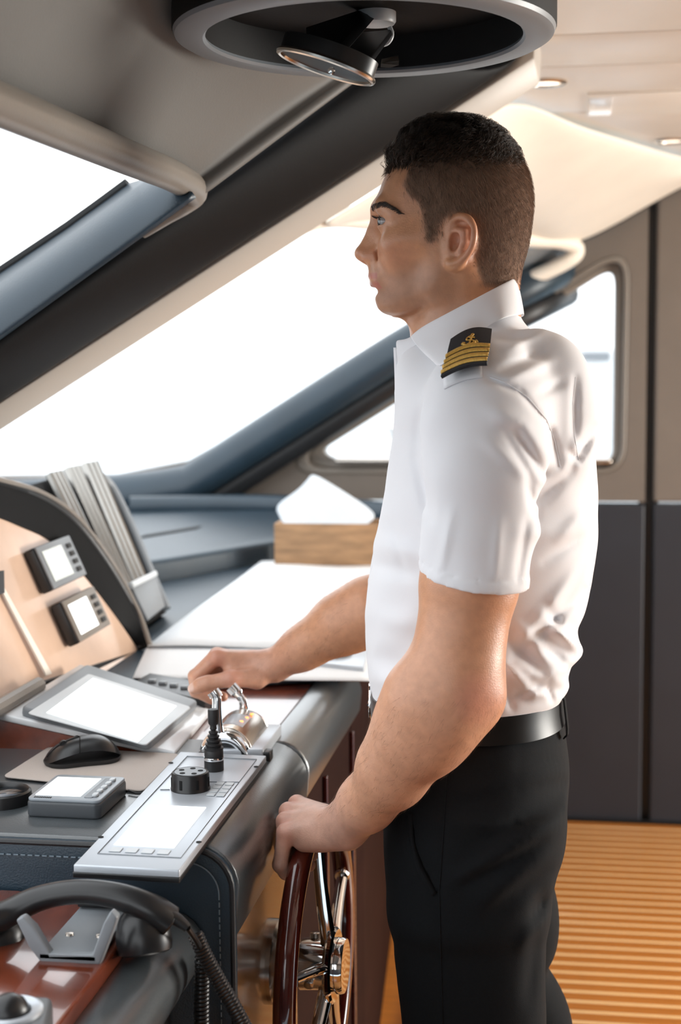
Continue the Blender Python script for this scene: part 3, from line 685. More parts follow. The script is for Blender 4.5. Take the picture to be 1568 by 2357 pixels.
js = MB().lathe([(.0125, 0), (.0125, .013), (.0118, .0135), (.0118, .0175), (.0122, .018), (.0122, .026), (.0115, .027)], jc, n=32).build('joystick', 'rubber', jp)
MB().lathe([(.0126, .0138), (.0128, .0145), (.0128, .0168), (.0126, .0175)], jc, n=32).build('chrome_ring', 'chrome', js)
bo = [(.0115, .026)]
for k in range(5):
    r0 = .0125 - .0016 * k; z = .027 + .0052 * k
    bo += [(r0, z + .001), (r0, z + .0028), (r0 - .0028, z + .0038), (r0 - .0028, z + .0045)]
bo += [(.0045, .054), (.0042, .058), (.0062, .061), (.0068, .064), (.0068, .078), (.0064, .0795), (.0005, .080)]
MB().lathe(bo, jc, n=28).build('rubber_boot', 'rubber', js)

# ---------------------------------------------------------------- twin throttle
zt = ZT - .004
TQ = [PZ(470, 1722, zt + .02), PZ(606, 1722, zt + .02), PZ(648, 1664, zt + .02), PZ(512, 1664, zt + .02)]
th = thing('throttle', (sum(TQ, Vector()) / 4) - Vector((0, 0, .02)), 'twin-lever chrome engine throttle on a grey base, gripped by the far hand', 'throttle')
MB().prism([p - Vector((0, 0, .018)) for p in TQ], (0, 0, .016)).build('base_plate', 'silver', th, True, bevel=.002)
for p in (TQ[0], TQ[1]): MB().box(p + Vector((.0, .012, -.013)), (.018, .022, .014)).build('corner_foot', 'black', th, True, bevel=.002)
yc0, yc1 = TQ[0].y + .012, TQ[2].y - .012
tcx = PY(518, 1735, yc0).x; tcz = zt + .008; TR = .036
hs = [(math.cos(a), math.sin(a)) for a in [R(d) for d in range(0, 181, 9)]]
MB().prism([Vector((tcx + TR * c, yc0 + .008, tcz + TR * s)) for c, s in hs] + [Vector((tcx - TR, yc0 + .008, zt + .002)), Vector((tcx + TR, yc0 + .008, zt + .002))], (0, yc1 - yc0 - .016, 0)).build('housing', 'nickel', th, True, bevel=.002)
MB().prism([Vector((tcx + TR * 1.02 * c, yc0 + .03, tcz + TR * 1.02 * s)) for c, s in [(math.cos(R(d)), math.sin(R(d))) for d in range(60, 106, 9)]] + [Vector((tcx, yc0 + .03, tcz + .02))], (0, yc1 - yc0 - .07, 0)).build('label_plate', 'silver', th, True)
for xx, yy in ((.012, .050), (.014, .075), (.016, .10)): 
    MB().lathe([(.0005, .0), (.003, .0), (.0025, .0015), (.0005, .002)], (tcx + xx, yc0 + yy, tcz + math.sqrt(TR * TR - xx * xx)), n=12).build('indicator_light', 'led', th)
HZ = PY(520, 1592, yc0 + .05).z          # grip height
for yy, arm_ in ((yc0, [(503, 1694), (500, 1668), (499, 1640), (499, 1614), (497, 1602), (490, 1591)]), (yc1, [(566, 1664), (562, 1640), (560, 1616), (550, 1600), (532, 1580)])):
    ringp = [Vector((tcx + .0285 * math.cos(R(a)), yy, tcz - .004 + .0285 * math.sin(R(a)))) for a in range(-10, 191, 8)]
    lv = MB().tube(ringp, .0065, 12, up=(0, 1, 0), sx=1.3).build('lever', 'chrome', th)
    MB().lathe([(.0005, -.006), (.021, -.006), (.021, .002), (.0005, .002)], (tcx, yy + .006, tcz - .004), (0, 1, 0), 28).build('hub_disc', 'black', lv)
    P = spline([PY(x, y, yy) for x, y in arm_], 5); n_ = len(P)
    MB().tube(P, [lerp(.0085, .0062, min(1, i / n_ * 2)) + (.003 if i > n_ * .72 else 0) for i in range(n_)], 14, sx=.5, up=(1, 0, 0)).build('arm', 'chrome', lv)
GA, GB = PY(500, 1572, 2.137), PY(520, 1570, 2.195); GMd = lerp(GA, GB, .5)
MB().tube([GA, lerp(GA, GMd, .92)], [.0090, .0095], 16).build('grip', 'black', th)
MB().tube([lerp(GA, GB, .54), GB], [.0095, .0090], 16).build('grip', 'black', th)

# small grey folder with a black case at the end of the mahogany
f4 = [PZ(672, 1542, ZT), PZ(838, 1560, ZT), PZ(850, 1512, ZT), PZ(712, 1502, ZT)]
tag(MB().prism([p + Vector((0, 0, .008)) for p in f4], (0, 0, .010)).build('grey_folder', 'silver', None, True, bevel=.002), 'flat silver-grey folder lying on the desk edge behind his far forearm', 'folder')
cc = sum(f4, Vector()) / 4 + Vector((0, 0, .0185))
tag(MB().lathe([(.0005, 0), (.030, 0), (.034, .006), (.028, .013), (.0005, .016)], cc, n=28).build('black_case', 'black', None), 'small round black case on top of the silver-grey folder', 'case')
# dark radio set under the chart edge
r4 = [PZ(300, 1600, ZT), PZ(472, 1640, ZT), PZ(508, 1602, ZT), PZ(345, 1574, ZT)]
rd = thing('radio_set', sum(r4, Vector()) / 4, 'low black radio set half hidden behind the tilted monitor', 'radio')
MB().prism([p + Vector((0, 0, -.005)) for p in r4], (0, 0, .024)).build('case', 'black', rd, True, bevel=.003)
for k in range(5):
    p = lerp(r4[0], r4[1], .2 + .15 * k); q = lerp(r4[3], r4[2], .2 + .15 * k)
    MB().box(lerp(p, q, .4) + Vector((0, 0, .021)), (.012, .012, .005)).build('button', 'grey', rd, True, bevel=.001)

# ---------------------------------------------------------------- steering wheel
WXc, WYc = -.3345, 1.885
WZc = PY(712, 2218, WYc).z; WR = .194; wr = .0140
wx = Matrix.Rotation(R(-1.8), 3, 'Z')
WC = Vector((WXc, WYc, WZc))
def wp(r, a, x=0): return WC + wx @ Vector((x, r * math.cos(R(a)), r * math.sin(R(a))))
whl = thing('steering_wheel', WC, 'mahogany-rimmed steering wheel with polished chrome spokes on the console face', 'steering wheel')
ax = wx @ Vector((1, 0, 0))
MB().tube([wp(WR, a) for a in range(0, 360, 4)], wr, 20, closed=True, up=ax).build('rim', 'mahogw', whl)
for k in range(5):
    a = 92 + 72 * k
    MB().tube([wp(.022, a, .016), wp(.045, a, .014), wp(.075, a, .010), wp(.12, a, .006), wp(WR - wr * .8, a, .002)], [.0095, .0105, .0095, .0085, .0075], 12, sx=.75, up=ax).build('spoke', 'chrome', whl)
    MB().lathe([(.0005, 0), (.011, .0), (.010, .004), (.0005, .006)], wp(WR - wr * 1.1, a, .002), -(wp(1, a) - WC), 14).build('spoke_ferrule', 'chrome', whl)
hub = MB().lathe([(.030, -.022), (.034, -.020), (.034, .012), (.046, .016), (.049, .019), (.049, .023), (.046, .026), (.036, .0265), (.036, .034), (.0345, .0375), (.032, .038), (.0005, .036)], WC, ax, 48).build('hub', 'chrome', whl)
for a in (200, 320, 80):
    c = wp(.034, a, -.004); MB().lathe([(.0005, 0), (.0065, 0), (.0065, .006), (.005, .007), (.0005, .007)], c, wp(1, a) - WC, 16).build('set_screw', 'nickel', hub)
MB().lathe([(.026, -.045), (.026, -.020), (.0005, -.02)], WC, ax, 32).build('shaft', 'nickel', whl)
MB().lathe([(.055, -.062), (.055, -.052), (.045, -.044), (.026, -.042)], WC, ax, 40).build('flange', 'nickel', whl)

# ---------------------------------------------------------------- telephone, coil cord, grey box
ph = thing('telephone', PZ(180, 2190, ZL), 'black telephone handset resting on its angular cradle with coiled cord', 'telephone')
HY = 1.45
hpth = spline([PY(-40, 2128, HY - .03), PY(20, 2102, HY - .01), PY(90, 2068, HY), PY(180, 2052, HY), PY(270, 2062, HY), PY(345, 2090, HY), PY(392, 2120, HY + .005)], 6)
n_ = len(hpth)
MB().tube(hpth, [.0135 + .0015 * math.cos(6.28 * i / (n_ - 1)) for i in range(n_)], 16, sx=1.15, up=(0, 0, 1)).build('handset_grip', 'black', ph, ang=None)
def cup(px, py, tilt):
    c = PY(px, py, HY + .005); d = Vector((math.sin(R(tilt)) , -.25, -math.cos(R(tilt)))).normalized()
    MB().lathe([(.0005, -.030), (.014, -.028), (.024, -.018), (.0285, -.002), (.0290, .010), (.0275, .0175), (.024, .0195), (.0005, .0195)], c, d, 32).build('earpiece', 'black', ph)
cup(330, 2150, 10); cup(-2, 2170, -12)
ca = [(82, 2205), (112, 2222), (228, 2222), (240, 2200), (270, 2110), (254, 2096), (246, 2100), (235, 2128), (208, 2195), (128, 2196), (70, 2128), (50, 2110), (34, 2118)]
CYk = 1.40
MB().prism([PY(x, y, CYk) for x, y in [(36, 2118), (52, 2110), (78, 2135), (116, 2198), (212, 2198), (238, 2125), (254, 2098), (270, 2112), (266, 2128), (230, 2222), (98, 2222), (66, 2180)]], (0, .012, 0)).build('cradle', 'grey', ph, True, bevel=.002)
cb = [PY(100, 2222, CYk + .012), PY(230, 2222, CYk + .012)]
zc = max(cb[0].z, ZL + .002)
MB().prism([Vector((cb[0].x, CYk, zc)), Vector((cb[1].x, CYk, zc)), Vector((cb[1].x, CYk + .13, zc)), Vector((cb[0].x, CYk + .13, zc))], (0, 0, .006)).build('cradle_base', 'grey', ph, True, bevel=.001)
for fx_ in (.25, .8):
    MB().lathe([(.0005, 0), (.0045, 0), (.004, .002), (.0005, .0025)], lerp(Vector((cb[0].x, CYk + .05, zc + .006)), Vector((cb[1].x, CYk + .05, zc + .006)), fx_), n=14).build('screw', 'nickel', ph)
MB().tube([Vector((lerp(cb[0].x, cb[1].x, t), CYk + .125, zc + .012)) for t in (0, 1)], .005, 10).build('cross_bar', 'black', ph)
plug = [PY(388, 2106, HY), PY(410, 2118, HY), PY(432, 2136, HY)]
MB().tube(plug, [.0075, .0065, .005], 12).build('cord_strain_relief', 'black', ph)
def coil(ctrl, r, turns, wire, name):
    C = spline(ctrl, 20); L = [0]
    for a, b in zip(C, C[1:]): L.append(L[-1] + (b - a).length)
    out = []; N = turns * 12
    for i in range(N + 1):
        s = L[-1] * i / N; j = min(max(np.searchsorted(L, s) - 1, 0), len(C) - 2); t = (s - L[j]) / max(1e-9, L[j + 1] - L[j])
        p = lerp(C[j], C[j + 1], t); d = (C[j + 1] - C[j]).normalized(); u = d.cross(Vector((0, 1, 0))).normalized(); w = d.cross(u)
        a = 2 * math.pi * i / 12; out.append(p + (u * math.cos(a) + w * math.sin(a)) * r)
    return MB().tube(out, wire, 6).build(name, 'black', ph)
CY = 1.50
MB().tube(spline([plug[2], PY(448, 2160, HY + .02), PY(462, 2185, CY)], 5), .0032, 8).build('cord', 'black', ph)
coil([PY(450, 2150, CY), PY(470, 2195, CY), PY(505, 2260, CY), PY(540, 2320, CY), PY(572, 2385, CY), PY(600, 2470, CY)], .0068, 44, .0020, 'coiled_cord')
coil([PY(466, 2200, CY + .02), PY(465, 2260, CY + .02), PY(464, 2320, CY + .02), PY(466, 2400, CY + .02), PY(480, 2480, CY + .02), PY(530, 2540, CY + .01), PY(590, 2500, CY), PY(600, 2470, CY)], .0068, 50, .0020, 'coiled_cord')

gc = PZ(20, 2330, ZL + .03)
gb = thing('trackball_unit', (gc.x, gc.y, ZL), 'grey trackball unit with dark ball on the mahogany deck at the bottom corner', 'trackball')
g0, g1, g2, g3 = PZ(-130, 2420, ZL + .03), PZ(95, 2420, ZL + .03), PZ(122, 2292, ZL + .03), PZ(-110, 2280, ZL + .03)
MB().prism([Vector((p.x, p.y, ZL)) for p in (g0, g1, g2, g3)], (0, 0, .030)).build('case', 'mid', gb, True, bevel=.006, seg=3)
MB().lathe([(.020, .030), (.030, .030), (.030, .033), (.027, .0345), (.020, .032)], (gc.x, gc.y, ZL), n=40, cap=False).build('ball_ring', 'silver', gb)
MB().lathe([(.0185, .028), (.018, .034), (.014, .041), (.008, .045), (.0005, .0465)], (gc.x, gc.y, ZL), n=32).build('ball', 'black', gb)

# ---------------------------------------------------------------- overhead ring hood
RC = PY(838, 92, 1.80); ZR = RC.z; RO, RI = .2225, .184
rg = thing('ring_hood', (RC.x, RC.y, ZR), 'large black round overhead instrument hood with grey underside ring above his head', 'instrument hood')
rt = Matrix.Rotation(R(-1.5), 3, 'X'); axr = rt @ Vector((0, 0, 1))
MB().lathe([(RI + .002, .004), (RO - .004, .004), (RO, .010), (RO, .12), (RO - .01, .14), (RO - .03, .205), (RI - .02, .205), (RI - .001, .120), (RI, .008)], RC, axr, 96, False).build('drum', 'blackm', rg)
MB().lathe([(RI, .002), (RI + .003, -.001), (RO - .010, -.001), (RO - .003, .003), (RO - .001, .008), (RI + .002, .008)], RC, axr, 96, False).build('under_ring', 'grey', rg)
MB().lathe([(.0005, .045), (RI, .045), (RI, .050), (.0005, .050)], RC, axr, 64).build('inner_plate', 'blackm', rg)
# periscope mirror on its two-legged bracket, speaker disc, cable
def rp(px, py, Y): return PY(px, py, Y)
MB().prism([rp(703, 62, 1.78), rp(842, 18, 1.86), rp(860, 14, 1.86), rp(764, 124, 1.73), rp(755, 136, 1.72), rp(705, 132, 1.74)], (.012, .01, .0)).build('bracket_arm', 'black', rg, True, bevel=.0015)
MB().prism([rp(800, 75, 1.80), rp(893, 70, 1.86), rp(902, 66, 1.86), rp(845, 145, 1.76), rp(800, 130, 1.76), rp(762, 120, 1.76)], (.004, .012, 0)).build('bracket_arm', 'black', rg, True, bevel=.0015)
mcx = rp(750, 152, 1.73); ma = (rp(642, 120, 1.71) - rp(858, 188, 1.71)); A = ma.length / 2; mu = ma.normalized(); mv = Vector((0, .95, -.12)).normalized(); mn = mu.cross(mv).normalized()
if mn.z < 0: mn = -mn
lo_ = [mcx + mu * A * math.cos(R(a)) + mv * A * .62 * math.sin(R(a)) for a in range(0, 360, 6)]
MB().tube(lo_, .0035, 8, closed=True, up=mn).build('mirror_rim', 'nickel', rg)
MB().prism(lo_, mn * .020).build('mirror_shell', 'black', rg, True)
MB().lathe([(.0005, 0), (.0075, 0), (.0065, .005), (.0005, .007)], rp(724, 118, 1.715), (0, -1, 0), 20).build('pivot_bolt', 'chrome', rg)
MB().lathe([(.0005, 0), (.004, 0), (.0035, .003), (.0005, .004)], rp(763, 163, 1.66), (0, -1, 0), 16).build('pivot_bolt', 'chrome', rg)
dsc = rp(866, 48, 1.86)
MB().lathe([(.0005, -.002), (.022, -.004), (.024, -.001), (.024, .010), (.0005, .012)], dsc, axr, 32).build('sensor_disc', 'lgrey', rg)
MB().tube(spline([rp(897, 62, 1.86), rp(902, 80, 1.86), rp(893, 98, 1.86), rp(876, 104, 1.86)], 5), .003, 8).build('wire_loop', 'lgrey', rg)
MB().prism([rp(878, 146, 1.9), rp(916, 138, 1.92), rp(918, 150, 1.9), rp(898, 156, 1.9), rp(876, 155, 1.9)], (0, .004, .006)).build('foil_patch', 'lip', rg, False)
# ================================================================ the officer: distance-field surfaces
MY = 1.90
f32 = np.float32
def A3(p): return np.array(p, f32)
class P_:                                   # pixel + depth -> world array
    def __call__(s, x, y, Y=MY): return A3(PY(x, y, Y))
p3 = P_()
def pxm(n, Y): return n * Y / F_            # pixels to metres at depth
def length(v): return np.sqrt((v * v).sum(-1))
def cone(P, a, b, ra, rb):
    a = A3(a); b = A3(b); d = b - a; L2 = float((d * d).sum()) + 1e-12
    t = np.clip(((P - a) @ d) / L2, 0, 1)
    return length(P - a - t[:, None] * d) - (ra + (rb - ra) * t)
def ell(P, c, r, rot=None):
    q = P - A3(c)
    if rot is not None: q = q @ A3(rot)     # columns = local axes
    r = A3(r); k0 = length(q / r); k1 = length(q / (r * r)) + 1e-9
    return k0 * (k0 - 1) / k1
def smin(a, b, k):
    h = np.maximum(k - np.abs(a - b), 0) / k
    return np.minimum(a, b) - h * h * k * .25
def smax(a, b, k): return -smin(-a, -b, k)
def chain(P, pts, k=.01, base=None):
    """pts: [(point, radius)...]"""
    d = base
    for (a, ra), (b, rb) in zip(pts, pts[1:]):
        c = cone(P, a, b, ra, rb); d = c if d is None else smin(d, c, k)
    return d
def rowsf(rows, Y=MY):
    """rows of (py, front px, back px, centre px or None, half width m, exponent) -> arrays over world z"""
    out = []
    for py, xf, xb, xc, w, n in rows:
        xc = (xf + xb) / 2 if xc is None else xc
        out.append((float(PY(xc, py, Y).z), float(PY(xf, py, Y).x), float(PY(xb, py, Y).x), float(PY(xc, py, Y).x), w, n))
    a = np.array(sorted(out), float)
    # smooth resample (monotone-ish cubic through catmull)
    z = a[:, 0]; zz = np.linspace(z[0], z[-1], 160); R_ = []
    for c in range(1, 6):
        m = np.gradient(a[:, c], z); i = np.clip(np.searchsorted(z, zz) - 1, 0, len(z) - 2)
        h = z[i + 1] - z[i]; t = (zz - z[i]) / h
        R_.append((2*t**3-3*t*t+1)*a[i, c] + (t**3-2*t*t+t)*h*m[i] + (-2*t**3+3*t*t)*a[i+1, c] + (t**3-t*t)*h*m[i+1])
    return zz, R_
def loft(P, tab, Y=MY):
    zz, (xf, xb, xc, w, n) = tab
    z = P[:, 2]; g = lambda c: np.interp(z, zz, c).astype(f32)
    c = g(xc); af = np.maximum(c - g(xf), .004); ab = np.maximum(g(xb) - c, .004); ww = g(w); nn = g(n)
    du = P[:, 0] - c; a = np.where(du < 0, af, ab)
    u = np.abs(du) / a; v = np.abs(P[:, 1] - Y) / ww
    r = (u ** nn + v ** nn + 1e-9) ** (1 / nn)
    # distance estimate via first-order gradient
    gx = (u ** (nn - 1)) * r ** (1 - nn) / a; gy = (v ** (nn - 1)) * r ** (1 - nn) / ww
    d = (r - 1) / np.maximum(np.sqrt(gx * gx + gy * gy), 1 / .3)
    cap = np.maximum(f32(zz[0]) - z, z - f32(zz[-1]))
    return np.maximum(d, cap).astype(f32)
def surface(f, lo, hi, h, B=12):
    """sparse surface nets: blocks near the surface only"""
    lo = np.array(lo, float); nb = np.ceil((np.array(hi) - lo) / (h * B)).astype(int)
    I = np.stack(np.meshgrid(*[np.arange(n) for n in nb], indexing='ij'), -1).reshape(-1, 3)
    cen = (lo + (I + .5) * h * B).astype(f32)
    d = f(cen); I = I[np.abs(d) < h * B * 1.25]
    o = np.arange(B + 1); G = np.stack(np.meshgrid(o, o, o, indexing='ij'), -1)
    N = np.array(nb) * B + 2
    V = []; K = []; E = []
    S = B + 1
    for s in range(0, len(I), 400):
        J = I[s:s + 400] * B; gi = J[:, None, None, None, :] + G[None]
        pts = (lo + gi.reshape(-1, 3) * h).astype(f32)
        D = f(pts).reshape(len(J), S, S, S)
        sg = D < 0
        cnt = np.zeros((len(J), B, B, B), np.int8)
        for a in (0, 1):
            for b in (0, 1):
                for c in (0, 1): cnt += sg[:, a:a + B, b:b + B, c:c + B]
        act = (cnt > 0) & (cnt < 8)
        bi, i, j, k = np.nonzero(act)
        if not len(bi): continue
        acc = np.zeros((len(bi), 3)); n = np.zeros(len(bi))
        cor = {(a, b, c): D[bi, i + a, j + b, k + c] for a in (0, 1) for b in (0, 1) for c in (0, 1)}
        for q in cor:
            for ax in range(3):
                if q[ax]: continue
                q2 = list(q); q2[ax] = 1; q2 = tuple(q2)
                d0, d1 = cor[q], cor[q2]; m = (d0 < 0) != (d1 < 0)
                t = np.where(m, d0 / np.where(m, d0 - d1, 1), 0)
                pp = np.tile(np.array(q, float), (len(bi), 1)); pp[:, ax] = t
                acc += pp * m[:, None]; n += m
        ijk = J[bi] + np.stack([i, j, k], 1)
        V.append(lo + (ijk + acc / n[:, None]) * h)
        K.append((ijk[:, 0] * N[1] + ijk[:, 1]) * N[2] + ijk[:, 2])
        for ax in range(3):
            sl0 = [slice(None), slice(0, B), slice(0, B), slice(0, B)]; sl1 = list(sl0); sl1[ax + 1] = slice(1, B + 1)
            a_, b_ = sg[tuple(sl0)], sg[tuple(sl1)]; m = a_ != b_
            bb, i, j, k = np.nonzero(m)
            if len(bb): E.append(np.concatenate([J[bb] + np.stack([i, j, k], 1), np.full((len(bb), 1), ax), a_[bb, i, j, k][:, None]], 1))
    V = np.concatenate(V); K = np.concatenate(K); E = np.concatenate(E)
    od = np.argsort(K); K = K[od]; V = V[od]
    F = []
    for ax in range(3):
        e = E[E[:, 3] == ax]; b, c = (ax + 1) % 3, (ax + 2) % 3; q = []
        for db, dc in ((-1, -1), (0, -1), (0, 0), (-1, 0)):
            t = e[:, :3].copy(); t[:, b] += db; t[:, c] += dc
            q.append((t[:, 0] * N[1] + t[:, 1]) * N[2] + t[:, 2])
        q = np.stack(q, 1); ix = np.searchsorted(K, q); ix = np.minimum(ix, len(K) - 1)
        ok = (K[ix] == q).all(1); ix = ix[ok]; inside = e[ok, 4] == 1
        ix[~inside] = ix[~inside][:, ::-1]; F.append(ix)
    return V, np.concatenate(F)
def np_mesh(name, V, F):
    me = bpy.data.meshes.new(name)
    me.vertices.add(len(V)); me.vertices.foreach_set('co', V.astype(f32).ravel())
    me.loops.add(F.size); me.loops.foreach_set('vertex_index', F.astype(np.int32).ravel())
    me.polygons.add(len(F)); me.polygons.foreach_set('loop_start', np.arange(0, F.size, F.shape[1], dtype=np.int32))
    me.update(calc_edges=True); me.validate(); return me
def tone_attr(me, C):
    a = me.color_attributes.new('tone', 'FLOAT_COLOR', 'POINT')
    a.data.foreach_set('color', np.concatenate([C, np.ones((len(C), 1))], 1).astype(f32).ravel())
def group(P, c, r, fn, far=.04):
    """evaluate fn only within r of c; elsewhere a safe outside distance"""
    q = length(P - A3(c)) - r; out = np.maximum(q + far, far).astype(f32); m = q < 0
    if m.any(): out[m] = np.minimum(fn(P[m]), 9).astype(f32)
    return out
def MIR(p): p = np.array(p, float); p[1] = 2 * MY - p[1]; return p

# ---------------------------------------------------------------- head
HC = p3(1050, 520)
faceT = rowsf([(372, 915, 1060, 1030, .060, 2.1), (405, 893, 1080, 1035, .067, 2.1), (440, 875, 1080, 1040, .071, 2.15), (478, 863, 1080, 1040, .0715, 2.2),
               (505, 869, 1080, 1040, .0700, 2.2), (540, 873, 1075, 1035, .0685, 2.0), (580, 867, 1068, 1030, .066, 1.84), (615, 860, 1056, 1020, .0625, 1.72),
               (645, 863, 1040, 1008, .058, 1.72), (672, 870, 1024, 990, .052, 1.8), (695, 871, 1008, 968, .045, 1.95), (712, 879, 985, 945, .036, 2.2), (722, 893, 955, 922, .026, 2.1), (728, 908, 930, 918, .012, 2)])
def yo(px, py, off): return A3(PY(px, py, MY + off))
EYE = [yo(891, 510, -.0315), A3(MIR(yo(891, 510, -.0315)))]; ER = .0118
def rotz(a): c, s = math.cos(a), math.sin(a); return np.array([[c, -s, 0], [s, c, 0], [0, 0, 1]])
def rotx(a): c, s = math.cos(a), math.sin(a); return np.array([[1, 0, 0], [0, c, -s], [0, s, c]])
def roty(a): c, s = math.cos(a), math.sin(a); return np.array([[c, 0, s], [0, 1, 0], [-s, 0, c]])
EYER = np.array([[.50, -.866, 0], [-.866, -.50, 0], [0, 0, 1.0]])
def head(P):
    Q = P.copy(); Q[:, 1] = MY - np.abs(P[:, 1] - MY)      # mirrored: work on the near side only
    d = ell(P, p3(1053, 453), (.0890, .0770, .0868), roty(.08))
    d = smin(d, ell(P, p3(1112, 500), (.0535, .066, .064)), .02)
    d = smin(d, loft(P, faceT), .014)
    # cheek bone, brow ridge, jaw muscle
    d = smin(d, ell(Q, yo(928, 562, -.047), (.022, .010, .014)), .034)
    d = smin(d, ell(Q, yo(1000, 640, -.054), (.016, .008, .020)), .02)
    d = smin(d, cone(Q, yo(871, 480, -.010), yo(884, 476, -.034), .0072, .0075), .014)
    d = smin(d, cone(Q, yo(884, 476, -.034), yo(910, 488, -.052), .0075, .006), .014)
    # temple hollow, under-cheek hollow
    d = smax(d, -ell(Q, yo(935, 462, -.084), (.030, .016, .028)), .02)
    d = smax(d, -ell(Q, yo(925, 625, -.072), (.026, .016, .024)), .02)
    # eye socket
    d = smax(d, -ell(Q, yo(866, 513, -.0300), (.0150, .0150, .0100)), .016)
    # nose
    n = cone(P, p3(874, 500), p3(861, 533), .0060, .0072)
    n = smin(n, cone(P, p3(861, 533), p3(836, 579), .0072, .0082), .006)
    n = smin(n, cone(P, p3(877, 515), p3(862, 582), .0085, .0125), .010)
    n = smin(n, ell(P, p3(834, 585), (.0092, .0098, .0082)), .006)
    n = smin(n, ell(Q, yo(853, 590, -.0110), (.0105, .0062, .0078), roty(-.25)), .006)
    n = smin(n, cone(P, p3(842, 598), p3(862, 607), .0042, .005), .006)
    n = smax(n, -ell(Q, yo(845, 603, -.0068), (.0055, .0030, .0035)), .003)
    d = smin(d, n, .015)
    d = smax(d, -cone(Q, yo(869, 580, -.0180), yo(872, 600, -.0195), .0008, .0012), .006)   # wing crease
    # mouth
    d = smin(d, ell(P, p3(876, 644), (.011, .024, .018)), .016)
    d = smin(d, cone(Q, yo(860, 634, -.001), yo(880, 641, -.0215), .0060, .0030), .005)
    d = smin(d, cone(Q, yo(867, 655, 0), yo(883, 648, -.0200), .0074, .0032), .005)
    d = smax(d, -cone(Q, yo(852, 645, 0), yo(880, 644, -.0225), .0014, .0010), .003)
    d = smax(d, -cone(P, p3(846, 618), p3(849, 627), .0010, .0016), .006)
    d = smax(d, -ell(P, p3(866, 671), (.0050, .016, .0040)), .010)
    d = smin(d, ell(P, p3(896, 696), (.0125, .019, .0130)), .012)
    # lids: a shell round the eyeball with an almond opening
    lid = length(Q - EYE[0]) - (ER + .0017)
    d = smin(d, lid, .009)
    opn = smax(ell(Q, EYE[0] + A3((-.0100, -.0062, .0004)), (.0142, .0090, .0047), EYER), -(length(Q - EYE[0]) - .001), .002)
    d = smax(d, -opn, .0018)
    d = smax(d, -(length(Q - EYE[0]) - ER + .0002), .0004)
    d = smax(d, -cone(Q, EYE[0] + A3((-.0128, .008, .0076)), EYE[0] + A3((-.0085, -.0112, .0070)), .0006, .0006), .003)
    return d
def earpt(px, py, out=0): return yo(px, py, -(.0665 + .020 * (px - 1030) / 62 + out))
def ear(P):
    Q = P.copy(); Q[:, 1] = MY - np.abs(P[:, 1] - MY)
    b = ell(Q, earpt(1058, 545, -.004), (.0150, .0048, .0260), rotz(-.42) @ roty(.18))
    b = smin(b, cone(Q, earpt(1040, 580, -.002), earpt(1038, 601, -.001), .0055, .0056), .008)
    b = smin(b, cone(Q, earpt(1058, 545, -.012), earpt(1070, 545, -.010), .016, .014), .010)
    hel = [(1040, 545, .0024), (1037, 524, .0031), (1046, 507, .0036), (1064, 499, .0040), (1080, 506, .0040), (1090, 526, .0038), (1090, 552, .0035), (1082, 576, .0032), (1066, 596, .0035), (1048, 607, .0042), (1036, 606, .0044)]
    hs_ = spline([(x, y, r * 1e3) for x, y, r in hel], 3)
    b = chain(Q, [(earpt(v.x, v.y, .0030), v.z * 1e-3) for v in hs_], .0030, b)
    b = smax(b, -ell(Q, earpt(1048, 556, .0045), (.0080, .0100, .0120), rotz(-.35) @ roty(.25)), .003)
    b = smax(b, -cone(Q, earpt(1057, 516, .0050), earpt(1079, 530, .0050), .0044, .0040), .003)
    b = smax(b, -cone(Q, earpt(1079, 530, .0050), earpt(1077, 562, .0045), .0040, .0026), .003)
    b = chain(Q, [(earpt(1052, 528, .0028), .0026), (earpt(1068, 532, .0030), .0027), (earpt(1069, 556, .0028), .0027), (earpt(1058, 580, .0030), .0030)], .005, b)
    b = smin(b, cone(Q, earpt(1031, 560, .001), earpt(1033, 573, .001), .0042, .0046), .005)
    b = smax(b, -ell(Q, earpt(1043, 570, .0030), (.0035, .0060, .0045)), .003)
    return b
def neck(P):
    d = cone(P, p3(1092, 585), p3(1066, 800), .0535, .0590)
    d = smin(d, cone(P, p3(1098, 570), p3(1088, 760), .045, .046), .03)
    d = smin(d, cone(P, p3(985, 726), p3(1000, 790), .016, .020), .03)          # throat
    Q = P.copy(); Q[:, 1] = MY - np.abs(P[:, 1] - MY)
    d = smin(d, cone(Q, yo(1078, 625, -.046), yo(1000, 775, -.022), .013, .012), .02)   # neck strap muscle
    return d
